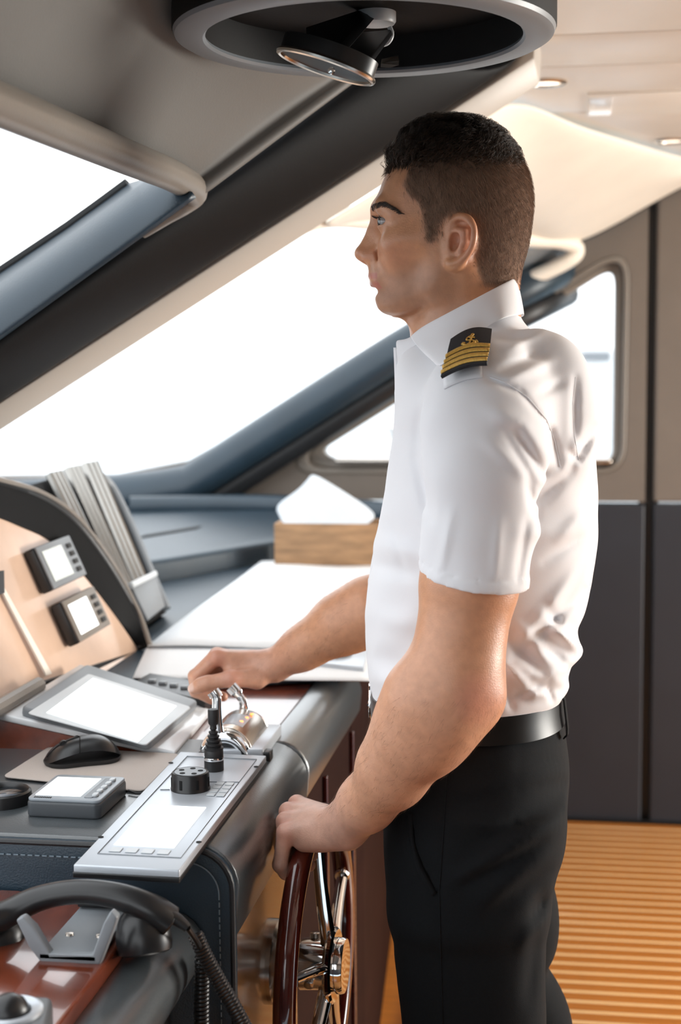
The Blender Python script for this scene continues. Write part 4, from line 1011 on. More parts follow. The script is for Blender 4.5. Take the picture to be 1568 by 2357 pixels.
# ---------------------------------------------------------------- arms and hands
armN = [(p3(1110, 960, 1.715), .044), (p3(1098, 1150, 1.692), .047), (p3(1080, 1345, 1.68), .0490), (p3(1058, 1490, 1.668), .0440), (p3(1044, 1575, 1.660), .0455),
        (p3(1012, 1640, 1.662), .0460), (p3(975, 1690, 1.672), .0430), (p3(905, 1780, 1.702), .0355), (p3(845, 1847, 1.735), .0290), (p3(808, 1882, 1.758), .0262)]
def handN(P):
    W = p3(806, 1884, 1.760)
    K = [p3(684, 1851, 1.848), p3(664, 1868, 1.827), p3(657, 1890, 1.806), p3(657, 1916, 1.787)]
    kr = [.0110, .0112, .0108, .0102]
    d = cone(P, W, p3(745, 1893, 1.79), .0235, .0170)
    d = smin(d, ell(P, p3(735, 1898, 1.805), (.036, .030, .0165), np.array(Matrix.Rotation(R(20), 3, 'X'))), .02)
    for k, r in zip(K, kr): d = smin(d, cone(P, p3(775, 1888, 1.785), k, .0150, r), .006)
    d = smin(d, cone(P, p3(800, 1922, 1.762), p3(700, 1938, 1.792), .0190, .0120), .018)   # heel of the hand
    # fingers wrapped over the rim
    for i, (k, r) in enumerate(zip(K, kr)):
        y = float(k[1]); c = np.array(RIMAT(y - (.004 if i == 3 else 0)))
        rad = wr + .0085
        ang = [165, 228, 285] if i < 3 else [168, 208, 240]
        er = wx @ Vector((0, (y - WC.y) / WR, math.sqrt(max(0, 1 - ((y - WC.y) / WR) ** 2)))); rad = wr + (.0085 if i < 3 else .0070)
        pts = [(k, r)]
        for a, rr in zip(ang, (.0098, .0088, .0078)):
            q = c + np.array(Vector((1, 0, 0)) * math.cos(R(a)) * rad * (1.15 if a < 200 else 1) + er * math.sin(R(a)) * rad)
            pts.append((q, rr * (.92 if i == 3 else 1)))
        fd = chain(P, pts, .004)
        d = smin(d, fd, .005)
    # thumb, round the far side under the rim
    t = chain(P, [(p3(775, 1895, 1.815), .016), (p3(722, 1912, 1.868), .0125), (p3(705, 1930, 1.895), .0105), (p3(688, 1952, 1.905), .0090)], .008)
    return smin(d, t, .010)
def RIMAT(y):
    """centre of the wheel rim above hub height at a given depth"""
    c = (y - WC.y) / math.cos(R(1.8)); z = math.sqrt(max(WR * WR - c * c, 1e-6))
    return WC + wx @ Vector((0, c, z))
def fore(P, A, k=.02): return chain(P, A, k)
def limbN(P):
    d = chain(P, armN, .03)
    d = smin(d, cone(P, p3(1098, 1592, 1.672), p3(1106, 1612, 1.668), .0215, .0215), .03)   # elbow point
    d = smin(d, cone(P, p3(955, 1600, 1.658), p3(890, 1740, 1.690), .030, .018), .04)        # forearm muscle
    return d
armF = [(p3(1120, 960, 2.095), .055), (p3(1040, 1180, 2.13), .050), (p3(930, 1392, 2.15), .0440), (p3(850, 1408, 2.13), .0445), (p3(780, 1440, 2.125), .0375), (p3(700, 1490, 2.13), .0270), (p3(632, 1530, 2.135), .0225)]
def handF(P):
    k4 = [p3(498, 1513, 2.118), p3(500, 1508, 2.140), p3(510, 1512, 2.162), p3(524, 1522, 2.182)]
    Wf = p3(632, 1532, 2.14)
    d = cone(P, Wf, p3(590, 1533, 2.14), .0222, .0190)
    for k in k4: d = smin(d, cone(P, p3(600, 1532, 2.14), k, .0155, .0112), .012)
    d = smin(d, cone(P, p3(590, 1560, 2.125), p3(535, 1552, 2.118), .0150, .0130), .012)
    d = smin(d, cone(P, p3(580, 1550, 2.165), p3(530, 1550, 2.175), .0150, .0120), .012)
    pips = [p3(452, 1556, 2.112), p3(448, 1556, 2.136), p3(458, 1560, 2.160), p3(474, 1566, 2.182)]
    dips = [p3(452, 1591, 2.114), p3(450, 1592, 2.137), p3(460, 1594, 2.160), p3(474, 1594, 2.182)]
    tips = [p3(486, 1610, 2.118), p3(488, 1611, 2.140), p3(500, 1610, 2.162), p3(514, 1604, 2.184)]
    for k, a, b, c in zip(k4, pips, dips, tips):
        d = smin(d, chain(P, [(k, .0108), (a, .0092), (b, .0082), (c, .0072)], .004), .005)
    th_ = chain(P, [(p3(592, 1562, 2.118), .0145), (p3(532, 1562, 2.092), .0118), (p3(478, 1572, 2.085), .0100), (p3(462, 1577, 2.084), .0098), (p3(446, 1585, 2.085), .0086)], .006)
    d = smin(d, th_, .008)
    return d
def core(P):
    d = cone(P, p3(1090, 800), p3(1130, 1000), .05, .09)
    d = smin(d, cone(P, p3(1130, 1000), p3(1090, 1600), .09, .09), .05)
    d = smin(d, cone(P, p3(1110, 930, 1.76), p3(1110, 930, 2.04), .032, .032), .04)
    return d
gH = p3(1040, 500); gNH = p3(725, 1905, 1.80); gFH = p3(540, 1550, 2.14)
def body(P):
    d = group(P, gH, .20, lambda Q: smin(head(Q), ear(Q), .006))
    d = smin(d, group(P, p3(1080, 700), .22, neck), .028)
    d = smin(d, group(P, p3(1110, 1200), .60, core), .04)
    d = smin(d, group(P, p3(1000, 1420, 1.68), .46, limbN), .02)
    d = smin(d, group(P, gNH, .15, handN), .016)
    d = smin(d, group(P, p3(900, 1250, 2.12), .50, lambda Q: chain(Q, armF, .03)), .02)
    d = smin(d, group(P, gFH, .14, handF), .014)
    return d
import time as _t
_t0 = _t.time()
BV, BF = surface(body, (-.78, 1.54, .78), (.10, 2.30, 1.86), .00165)
print('body', len(BV), _t.time() - _t0)
bme = np_mesh('person', BV, BF)
# skin tone per vertex: lips, stubble, flushed elbow and knuckles, nails
PXY = topx(BV)
def blob(px, py, rx, ry, soft=1.0): return np.clip(1 - ((PXY[:, 0] - px) / rx) ** 2 - ((PXY[:, 1] - py) / ry) ** 2, 0, 1) ** soft
def ball(c, r): return np.clip(1 - (length(BV - np.array(c)) / r) ** 2, 0, 1)
def mixc(C, col, w): w = np.clip(w, 0, 1)[:, None]; return C * (1 - w) + np.array(col) * w
C = np.tile(np.array((.60, .285, .150)), (len(BV), 1))
inhead = length(BV - gH) < .19
arms = PXY[:, 1] > 1250
C = mixc(C, (.62, .325, .205), np.clip((PXY[:, 1] - 1250) / 500, 0, 1))
C = mixc(C, (.62, .36, .27), ball(gNH, .14) * 1.6); C = mixc(C, (.58, .30, .20), ball(gFH, .13) * 1.2)
C = mixc(C, (.66, .28, .20), blob(1105, 1610, 70, 75) * .55); 
for k in ((684, 1851, 1.848), (664, 1868, 1.827), (657, 1890, 1.806), (657, 1916, 1.787), (498, 1513, 2.118), (532, 1562, 2.09)):
    C = mixc(C, (.62, .25, .19), ball(p3(*k), .020) * .45)
C = mixc(C, (.72, .50, .42), ball(p3(438, 1582, 2.079), .0085) * 1.6)
hd_ = inhead & (np.abs(BV[:, 1] - MY) < .12)
jaw = hd_ * (blob(955, 675, 125, 85) * 1.15 + blob(880, 690, 45, 45) * .6 + blob(856, 622, 22, 16) * .5)
C = mixc(C, (.27, .145, .095), jaw * .50)
lip = hd_ * (np.abs(BV[:, 1] - MY) < .027) * np.clip(blob(864, 635, 21, 9) + blob(868, 656, 19, 11), 0, 1) ** .4
C = mixc(C, (.50, .15, .125), lip * .75)
C = mixc(C, (.62, .27, .17), hd_ * (blob(905, 585, 60, 50) * .35 + blob(840, 585, 30, 25) * .4))
C = mixc(C, (.60, .25, .17), hd_ * blob(1065, 550, 45, 65) * .5)
# scalp under the hair
def inpoly(X, poly):
    x, y = X[:, 0], X[:, 1]; ins = np.zeros(len(X), bool); n = len(poly)
    for i in range(n):
        (x0, y0), (x1, y1) = poly[i - 1], poly[i]
        c = ((y0 > y) != (y1 > y)) & (x < (x1 - x0) * (y - y0) / (y1 - y0 + 1e-12) + x0); ins ^= c
    return ins
SIDE = BV.copy(); SIDE[:, 1] = MY - np.abs(BV[:, 1] - MY); SPX = topx(SIDE)          # profile coordinates
scalp_poly = [(884, 398), (902, 386), (930, 384), (948, 378), (940, 398), (930, 424), (944, 446), (966, 462), (976, 490), (979, 525), (986, 556), (1003, 556), (1010, 528), (1022, 505), (1042, 490), (1066, 488), (1088, 496), (1102, 520), (1104, 555), (1099, 590), (1101, 622), (1118, 655), (1150, 662), (1190, 660), (1260, 520), (1240, 300), (1080, 240), (900, 260), (860, 380)]
isear = ear(BV.astype(f32)) < .0012
_r = np.random.default_rng(2); scalp = np.mean([inpoly(SPX + _r.normal(0, 6, 2), scalp_poly) for _ in range(14)], 0) * (inhead & ~isear)
C = mixc(C, (.165, .103, .072), scalp * .92)
tone_attr(bme, C)
man = link('person', bme, 'skin', None, True, ang=None)
man.location = (0, 0, 0)
tag(man, 'young officer in white short-sleeved shirt with gold-striped epaulette, hands on wheel and throttle', 'person')
BB = BVHTree.FromPolygons([tuple(v) for v in BV], [tuple(q) for q in BF])
# eyes
for e in EYE:
    mb = MB(); e = Vector(e.tolist()); fwd = Vector((-1, -.62, -.05)).normalized()
    mb.lathe([(.0001, -ER)] + [(ER * math.sin(t), -ER * math.cos(t)) for t in np.linspace(.1, math.pi - .02, 26)], e, fwd, 32)
    eo = mb.build('eye', 'eye', man, True, ang=None)
    co = np.array([v.co for v in eo.data.vertices]); an = np.arccos(np.clip(((co - np.array(e)) @ np.array(fwd)) / ER, -1, 1))
    ec = np.where((an < .20)[:, None], (.004, .004, .004), np.where((an < .50)[:, None], (.045, .024, .012), (.34, .31, .30)))  # white of the eye greyed for the shade of the lids
    tone_attr(eo.data, ec)
# ================================================================ clothing
shT = rowsf([(716, 1040, 1196, 1100, .058, 2.0), (736, 1015, 1204, 1100, .062, 2.0), (765, 985, 1229, 1100, .070, 2.0), (790, 945, 1262, 1100, .086, 2.0), (830, 917, 1298, 1105, .120, 2.1), (880, 915, 1328, 1110, .156, 2.25),
             (940, 915, 1355, 1120, .176, 2.3), (990, 913, 1368, None, .178, 2.3), (1050, 904, 1373, None, .176, 2.3), (1150, 886, 1376, None, .170, 2.25), (1230, 871, 1376, None, .166, 2.2),
             (1310, 856, 1365, None, .160, 2.2), (1400, 846, 1348, None, .154, 2.2), (1445, 846, 1328, None, .151, 2.2), (1470, 846, 1329, None, .150, 2.2), (1495, 848, 1340, None, .149, 2.2), (1520, 850, 1318, None, .147, 2.2), (1545, 853, 1306, None, .146, 2.2), (1580, 859, 1307, None, .144, 2.2), (1600, 862, 1296, None, .142, 2.2), (1625, 868, 1288, None, .139, 2.2), (1662, 876, 1282, None, .134, 2.2)])
slN = [(p3(1128, 925, 1.730), .066), (p3(1112, 985, 1.705), .0690), (p3(1110, 1100, 1.692), .0655), (p3(1102, 1220, 1.686), .0595), (p3(1089, 1345, 1.680), .0552), (p3(1085, 1400, 1.680), .0542)]
slF = [(MIR(a), r) for a, r in slN[:3]] + [(p3(1040, 1190, 2.13), .064), (p3(985, 1290, 2.14), .058), (p3(950, 1350, 2.145), .056)]
def plane(P, a, b, c):               # signed distance to plane through three points
    n = np.cross(np.array(b) - np.array(a), np.array(c) - np.array(a)); n /= np.linalg.norm(n)
    return ((P - A3(a)) @ A3(n))
hemA, hemB = p3(980, 1328, 1.66), p3(1196, 1360, 1.66)
def hemN(P):                         # positive below the hem
    s = plane(P, hemA, hemB, hemA + A3((0, .1, .010))); return s if plane(A3(p3(1090, 1600, 1.66))[None], hemA, hemB, hemA + A3((0, .1, .010)))[0] > 0 else -s
farHem = lambda P: -((P - A3(p3(955, 1335, 2.145))) @ A3((.50, .02, .86)))
# folds, in picture coordinates on the near side: (x0,y0,x1,y1,width px,depth m); negative = groove
FOLDS = [(1000, 890, 966, 965, 16, -.0016), (966, 965, 960, 1060, 14, -.0026), (960, 1060, 992, 1190, 15, -.0036), (1118, 868, 1200, 905, 9, -.0030), (1200, 905, 1268, 990, 8, -.0026), (1268, 990, 1288, 1075, 8, -.0026),
         (1240, 1150, 1310, 1085, 15, -.0050), (1310, 1085, 1370, 985, 13, -.0045), (1262, 1118, 1330, 1060, 16, .0035), (1130, 945, 1205, 975, 22, .0032), (1205, 975, 1268, 1060, 18, .0030),
         (1185, 990, 1250, 1090, 10, -.0030), (1120, 1015, 1215, 1100, 14, .0022), (1215, 1100, 1232, 1190, 10, -.0035), (1160, 990, 1235, 1120, 9, -.0022),
         (1040, 1180, 1010, 1330, 12, .0016), (1150, 1200, 1140, 1330, 12, .0014), (1215, 1190, 1190, 1340, 10, -.0020),
         (1160, 850, 1240, 815, 12, -.0030), (1170, 800, 1245, 768, 14, .0030), (1150, 880, 1270, 830, 12, .0024), (1245, 905, 1300, 880, 10, -.0020),
         (1325, 870, 1322, 1010, 10, -.0030), (1310, 1040, 1335, 1060, 7, -.0030), (1322, 1010, 1330, 1070, 8, .0018),
         (860, 1250, 955, 1275, 22, .0026), (855, 1300, 968, 1325, 20, -.0022), (870, 1420, 960, 1440, 26, .0024), (862, 1500, 930, 1530, 26, -.0024), (870, 1560, 940, 1590, 18, .0026), (900, 1200, 935, 1330, 10, -.0012),
         (1175, 1475, 1262, 1560, 15, -.0060), (1195, 1445, 1300, 1540, 16, .0055), (1165, 1530, 1230, 1600, 14, .0045), (1180, 1520, 1345, 1360, 14, -.0040), (1200, 1470, 1350, 1300, 16, .0035), (1290, 1395, 1350, 1300, 12, -.0035),
         (1270, 1440, 1330, 1492, 15, .0095), (1250, 1490, 1300, 1530, 13, -.0075), (1262, 1400, 1290, 1450, 13, -.0050), (1228, 1545, 1304, 1575, 20, .0060), (1290, 1240, 1345, 1180, 16, .0028), (1255, 1290, 1350, 1230, 13, -.0026),
         (1180, 1610, 1240, 1580, 9, -.0030), (1215, 1595, 1275, 1600, 12, .0040), (1260, 1585, 1272, 1612, 7, -.0035), (1160, 1580, 1180, 1630, 8, -.0030), (1200, 1230, 1330, 1225, 20, .0018)]
def to_px(P):
    q = (P - np.array(CO, f32)) @ CI.T.astype(f32)
    return W_ / 2 + F_ * q[:, 0] / -q[:, 2], H_ / 2 - F_ * q[:, 1] / -q[:, 2]
def folds(P, F):
    x, y = to_px(P); out = np.zeros(len(P), f32)
    for x0, y0, x1, y1, w, a in F:
        dx, dy = x1 - x0, y1 - y0; t = np.clip(((x - x0) * dx + (y - y0) * dy) / (dx * dx + dy * dy), 0, 1)
        d2 = (x - x0 - t * dx) ** 2 + (y - y0 - t * dy) ** 2
        tp = np.sin(np.pi * np.clip(t * .84 + .08, 0, 1)) ** .6
        out += a * 1.85 * tp * np.exp(-d2 / (w * w))
    return out
def ripple(P, s, a):
    return a * (np.sin(P[:, 0] * s + 3 * np.sin(P[:, 2] * s * .7)) * np.sin(P[:, 2] * s * .8 + P[:, 1] * s * .9 + 2 * np.sin(P[:, 0] * s * .5))).astype(f32)
def torso(P):
    d = loft(P, shT)
    Q = P.copy(); Q[:, 1] = MY - np.abs(P[:, 1] - MY)
    d = smin(d, cone(Q, p3(1105, 838, 1.835), p3(1112, 915, 1.735), .040, .058), .04)      # shoulder slope
    d = smin(d, ell(Q, p3(1245, 930, 1.80), (.065, .060, .085)), .05)                      # shoulder blade
    return d
def shirt(P):
    d = torso(P)
    s = chain(P, slN, .02)
    hn = hemN(P); band = np.where((hn > -pxm(29, 1.66)), .0014, 0).astype(f32) + np.where(np.abs(hn + pxm(29, 1.66)) < .0014, -.0012, 0).astype(f32)
    s = s - band
    s = np.maximum(s, hn)
    d = smin(d, s, .022)
    sf = chain(P, slF, .02); hf = farHem(P)
    sf = np.maximum(sf, hf)
    d = smin(d, sf, .03)
    near = np.clip((MY + .02 - P[:, 1]) / .05, 0, 1)
    d = d - folds(P, FOLDS) * near - ripple(P, 34, .0012)
    # neck opening
    nk = cone(P, p3(1090, 585), p3(1058, 790), .0540, .0610)
    nk = smin(nk, cone(P, p3(950, 770), p3(1040, 800), .030, .05), .02)
    d = smax(d, -np.maximum(nk, -(P[:, 2] - float(PY(1000, 800, MY).z))), .004)
    return np.maximum(d, -(P[:, 2] - float(PY(1080, 1655, MY).z)))
_t0 = _t.time()
SV, SF = surface(shirt, (-.40, 1.55, .98), (.16, 2.28, 1.62), .0029)
shm = np_mesh('shirt', SV, SF); shm.update()
for _ in range(1):
    pass
sho = link('shirt', shm, 'shirt', man, True, ang=None)
sm_ = sho.modifiers.new('smooth', 'SMOOTH'); sm_.factor = .5; sm_.iterations = 3
BS = BVHTree.FromPolygons([tuple(v) for v in SV], [tuple(q) for q in SF])
print('shirt', len(SV), _t.time() - _t0)
def hit(T, px, py, off=0.0, fb=1.75):
    r = T.ray_cast(CO, ray(px, py).normalized())
    if r[0] is None: return PY(px, py, fb), Vector((0, -1, 0))
    return r[0] + r[1] * off, r[1]
# collar: mirrored leaf and stand
def collar_pts(lst, n=4):
    ne = [PY(*p) for p in lst]
    fa = [Vector((v.x, 2 * MY - v.y, v.z)) for v in ne[1:]]
    return spline(list(reversed(fa)) + ne, n)
topc = [(1187, 640, 1.90), (1178, 645, 1.868), (1135, 668, 1.838), (1080, 697, 1.829), (1022, 727, 1.833), (972, 754, 1.852), (945, 776, 1.866)]
midc = [(1197, 684, 1.90), (1188, 690, 1.856), (1150, 706, 1.820), (1092, 735, 1.806), (1034, 772, 1.806), (990, 800, 1.822), (968, 806, 1.838)]
botc = [(1203, 724, 1.90), (1195, 727, 1.846), (1158, 735, 1.803), (1105, 766, 1.786), (1052, 812, 1.782), (1016, 846, 1.790), (1000, 832, 1.812)]
def onshirt(lst, off):
    out = []
    for x, y, Y in lst:
        r = BS.ray_cast(CO, ray(x, y).normalized()); out.append((x, y, min(Y, r[0].y - off) if (r[0] is not None and r[0].y < MY - .02) else Y))
    return out
midc = onshirt(midc, .006); botc = onshirt(botc, .0035)
c0, c1, c2 = collar_pts(topc), collar_pts(midc), collar_pts(botc)
inn = [lerp(a, Vector((PY(1075, 720, MY).x, MY, a.z)), .05) + Vector((0, 0, -.004)) for a in c0]
inn2 = [lerp(a, Vector((PY(1070, 760, MY).x, MY, a.z)), .14) + Vector((0, 0, -.042)) for a in c0]
_cm = MB().grid([inn2, inn, [p + Vector((0, 0, .0012)) for p in c0], [lerp(a, b, .12) for a, b in zip(c0, c1)], c1, c2]); BC = BVHTree.FromPolygons(_cm.v, _cm.f)
_cm.build('collar', 'shirt', man, True, solid=.0016, off=1, sub=2, ang=None)
# collar stand and front band running forward to the open neck
stA = [(975, 752, 1.862), (945, 776, 1.872), (925, 782, 1.878), (909, 781, 1.884)]
stB = [(990, 800, 1.836), (958, 804, 1.852), (932, 806, 1.868), (913, 806, 1.880)]
stC = [(985, 880, 1.822), (955, 880, 1.842), (933, 880, 1.862), (916, 880, 1.878)]
MB().grid([[PY(*p) for p in r] for r in (stA, stB, stC)]).build('collar_stand', 'shirt', man, True, solid=.0016, off=0, sub=2, ang=None)
# front placket strip with buttons
pf = [(912, 800), (914, 850), (915, 920), (912, 990), (904, 1060), (888, 1150), (873, 1230), (858, 1310), (849, 1390), (848, 1470), (855, 1550), (866, 1620)]
L_ = [PY(x, y, MY) for x, y in pf]
MB().grid([[p + Vector((dx, dy, 0)) for p in spline(L_, 4)] for dx, dy in ((.0035, -.020), (-.0012, -.014), (-.0022, 0), (-.0012, .014), (.0035, .020))]).build('placket', 'shirt', man, True, solid=.001, ang=None)
for x, y in ((914, 905), (900, 1075), (878, 1205), (853, 1340), (847, 1440), (860, 1580)):
    MB().lathe([(.0005, 0), (.0050, 0), (.0052, .0012), (.0045, .0020), (.0005, .0016)], PY(x, y, MY) + Vector((-.0012, .004, 0)), (-1, 0, 0), 18).build('button', 'white', man)
# sleeve hem band seam, shoulder and yoke seams as fine raised threads
def seam(pts, name='seam', r=.0009, m='shirt', T=None, off=.0004):
    T = T or BS; q = []
    for i in range(len(pts) - 1):
        for k in range(10):
            t = k / 10; q.append((lerp(pts[i][0], pts[i + 1][0], t), lerp(pts[i][1], pts[i + 1][1], t)))
    q.append(pts[-1]); H = [hit(T, x, y, off)[0] for x, y in q]
    return MB().tube(H, r, 6).build(name, m, man, ang=None)
seam([(1128, 868), (1165, 880), (1215, 915), (1258, 965), (1280, 1020), (1290, 1075)], r=.0006)
seam([(1325, 868), (1318, 930), (1322, 1000), (1332, 1060)], r=.0004, off=0)
# epaulette: follows the near shoulder, with four braid stripes and an anchor badge
def epx(u, v):                         # u 0..1 across (front -> back), v 0..1 neck -> sleeve
    l = [(1040, 786), (1034, 810), (1026, 842), (1018, 872)]; r = [(1131, 763), (1129, 790), (1127, 815), (1122, 842)]
    i = min(int(v * 3), 2); t = v * 3 - i
    a = (lerp(l[i][0], l[i + 1][0], t), lerp(l[i][1], l[i + 1][1], t)); b = (lerp(r[i][0], r[i + 1][0], t), lerp(r[i][1], r[i + 1][1], t))
    return lerp(a[0], b[0], u), lerp(a[1], b[1], u) - 13 * math.sin(math.pi * u) * (1 - .35 * v)
# the stiff board: a smooth sheet fitted just clear of shirt and collar
_A, _y = [], []
for u in np.linspace(0, 1, 9):
    for v in np.linspace(.04, 1, 9):
        d = ray(*epx(u, v)).normalized(); Y = lerp(1.800, 1.722, v)
        for T in (BS, BC):
            r = T.ray_cast(CO, d)
            if r[0] is not None: Y = min(Y, r[0].y - (.003 if T is BC else 0))
        _A.append((1, u, v, u * u, u * v)); _y.append(Y)
_A, _y = np.array(_A), np.array(_y); _c = np.linalg.lstsq(_A, _y, rcond=None)[0]
_c[0] += np.percentile(_y - _A @ _c, 6)
def ep0(u, v):
    x, y = epx(min(max(u, 0), 1), min(max(v, 0), 1.3)); return PY(x, y, float(np.array((1, u, v, u * u, u * v)) @ _c))
def epg(u, v, off):
    p = ep0(u, v); n = (ep0(min(u + .04, 1), v) - ep0(max(u - .04, 0), v)).cross(ep0(u, min(v + .04, 1)) - ep0(u, max(v - .04, 0))).normalized()
    return p + (n if n.z > 0 else -n) * off
_em = MB().grid([[epg(i / 28, j / 16, .0034) for i in range(29)] for j in range(17)]); BE = BVHTree.FromPolygons(_em.v, _em.f)
ep = MB().loft([[epg(i / 28, j / 16, h) for i, h in [(q, .0034) for q in range(29)] + [(28 - q, 0) for q in range(29)]] for j in range(17)]).build('epaulette', 'epaul', man, True, ang=40)
for k in range(4):
    v0 = .47 + .132 * k
    MB().grid([[epg(i / 18, v0 + dv, .0036 + h) for i in range(19)] for dv, h in ((0, 0), (.010, .0012), (.039, .0018), (.068, .0012), (.078, 0))]).build('gold_stripe', 'gold', ep, True, solid=.001, off=0, ang=None)
# anchor badge, laid out flat on the upper part of the board
def onboard(x, y):
    px, py = 1082 + 2.0 * x, 783 - 1.55 * (y - 1.5) - .44 * x
    d = ray(px, py).normalized(); r = BE.ray_cast(CO, d)
    return (r[0] if r[0] is not None else PY(px, py, 1.79)) - d * .0006 + Vector((0, 0, .0007))
bd = MB()
def bl_(pts, r): bd.tube([onboard(v.x, v.y) for v in spline([(x, y, 0) for x, y in pts], 5)], r, 8)
bl_([(-1.5, -6), (.5, 0), (2.5, 6)], .0011)                                  # shank
bl_([(2.5, 6), (1.6, 8), (3, 9.2), (4.4, 8), (2.5, 6)], .0008)               # ring
bl_([(-1.4, 5.2), (2.1, 4.2), (5.6, 3.2)], .0010)                            # stock
bl_([(-8, -1.2), (-6.6, -4.4), (-1.5, -6.4), (4.4, -5.6), (7.4, -2.2)], .0013)   # arms
bl_([(-8, -1.2), (-9.2, -3.2)], .0012); bl_([(-8, -1.2), (-5.8, -2.4)], .0012); bl_([(7.4, -2.2), (8.6, -4.4)], .0012); bl_([(7.4, -2.2), (5.4, -2.6)], .0012)
bl_([(3.6, 7.4), (-2.4, 5.6), (-4.0, 2.0), (1.0, .6), (4.6, -1.6), (2.0, -4.4), (-3.4, -4.0)], .0008)   # fouled rope
bd.build('anchor_badge', 'gold', ep, True, ang=None)
tg = MB().grid([[epg(.06 + .84 * i / 10, 1.0 + j * .11, .0035 - .002 * j) for i in range(11)] for j in range(4)]) if False else None
strap = [[None] * 11 for _ in range(4)]
for j, yy in enumerate((0, 12, 24, 34)):
    for i in range(11):
        u = .07 + .82 * i / 10; q = topx([epg(u, 1.0, .003)])[0]; x_, y_ = q[0] + yy * .05, q[1] + yy - (3 if j == 0 else 0)
        r = BS.ray_cast(CO, ray(x_, y_).normalized()); strap[j][i] = PY(x_, y_, min(1.722, (r[0].y if r[0] is not None else 9) - .0025 + .002 * (yy > 30)))
MB().grid(strap).build('shoulder_strap', 'shirt', man, True, solid=.0016, off=1, ang=None)

# trousers
trT = rowsf([(1618, 868, 1288, None, .139, 2.3), (1660, 868, 1297, None, .146, 2.3), (1710, 873, 1305, None, .154, 2.3), (1770, 881, 1312, None, .162, 2.3), (1850, 893, 1309, None, .168, 2.3), (1920, 900, 1299, None, .170, 2.3), (1990, 905, 1276, None, .170, 2.4), (2060, 908, 1258, None, .165, 2.5), (2110, 930, 1235, None, .12, 2.5)])
NYL, FYL = 1.812, 1.992
lgN = rowsf([(1860, 905, 1290, None, .078, 2.2), (1950, 904, 1284, None, .083, 2.3), (2050, 908, 1262, None, .085, 2.4), (2150, 912, 1256, None, .084, 2.4), (2260, 918, 1256, None, .081, 2.4), (2357, 926, 1256, None, .078, 2.4), (2600, 955, 1240, None, .072, 2.4), (2900, 985, 1225, None, .066, 2.4), (3200, 1000, 1220, None, .062, 2.4), (3500, 1010, 1225, None, .060, 2.4), (3610, 1012, 1230, None, .062, 2.4)], NYL)
lgF = rowsf([(1860, 930, 1275, None, .078, 2.2), (1960, 930, 1272, None, .083, 2.3), (2020, 934, 1272, None, .085, 2.4), (2070, 936, 1284, None, .085, 2.4), (2120, 938, 1288, None, .085, 2.4), (2180, 940, 1281, None, .084, 2.4), (2228, 942, 1264, None, .083, 2.4), (2262, 944, 1284, None, .082, 2.4), (2300, 946, 1302, None, .081, 2.4), (2357, 948, 1318, None, .078, 2.4), (2440, 955, 1320, None, .076, 2.4), (2600, 975, 1290, None, .072, 2.4), (2900, 1000, 1265, None, .066, 2.4), (3200, 1020, 1262, None, .062, 2.4), (3370, 1020, 1266, None, .062, 2.4)], FYL)
TF = [(1060, 1985, 1290, 1820, 20, -.0030), (1045, 2030, 1270, 1905, 22, .0040), (1060, 2042, 1250, 1940, 14, -.0045), (1130, 2100, 1262, 2010, 18, -.0030), (1100, 2090, 1255, 1965, 18, .0030), (1040, 1850, 1300, 1770, 26, .0020), (1050, 1850, 1290, 1800, 14, -.0024),
      (1180, 1710, 1290, 1690, 12, -.0020), (1190, 1760, 1290, 1745, 10, -.0018), (1075, 1932, 1290, 1870, 14, -.0024), (1230, 2120, 1250, 2060, 16, -.0060), (1200, 2180, 1245, 2110, 14, .0035), (1215, 2300, 1235, 2150, 16, -.0030),
      (1196, 1690, 1192, 1850, 4, -.0008), (1030, 1720, 1015, 2050, 4, -.0010), (1012, 2050, 1018, 2357, 4, -.0012), (948, 1880, 958, 1960, 9, -.0030), (958, 1960, 1010, 2055, 9, -.0040), (935, 1880, 946, 1970, 9, .0024), (946, 1970, 996, 2058, 9, .0026)]
def trouser(P):
    d = loft(P, trT)
    d = smin(d, loft(P, lgN, NYL), .035); d = smin(d, loft(P, lgF, FYL), .035)
    near = np.clip((MY - P[:, 1]) / .05, 0, 1)
    d = d - folds(P, TF) * near - ripple(P, 20, .0014)
    zt_ = float(PY(1090, 1700, 1.76).z)
    return np.maximum(d, P[:, 2] - float(BZ + .006))
BZ = PY(1075, 1716, 1.758).z            # belt lower edge
_t0 = _t.time()
TV, TFc = surface(trouser, (-.40, 1.66, .04), (.16, 2.16, 1.16), .0052)
trm = np_mesh('trousers', TV, TFc)
tro = link('trousers', trm, 'trouser', man, True, ang=None)
s2 = tro.modifiers.new('smooth', 'SMOOTH'); s2.factor = .5; s2.iterations = 4
BT = BVHTree.FromPolygons([tuple(v) for v in TV], [tuple(q) for q in TFc])
print('trousers', len(TV), _t.time() - _t0)
seam([(1034, 1725), (1026, 1850), (1018, 1960), (1012, 2052), (1014, 2150), (1020, 2356)], 'side_seam', .0009, 'trouser', BT)
pk = [(952, 1870), (952, 1900), (958, 1945), (972, 1990), (990, 2025), (1006, 2056)]
PKc = [hit(BT, x, y, .0015)[0] for x, y in pk]; PKo = [hit(BT, x - 12, y + 5, .0018)[0] for x, y in pk]
MB().grid([spline(PKc, 5), spline([lerp(a, b, .5) + Vector((0, -.0012, 0)) for a, b in zip(PKc, PKo)], 5), spline(PKo, 5)]).build('pocket_welt', 'trouser', man, True, solid=.0015, off=1, ang=None)
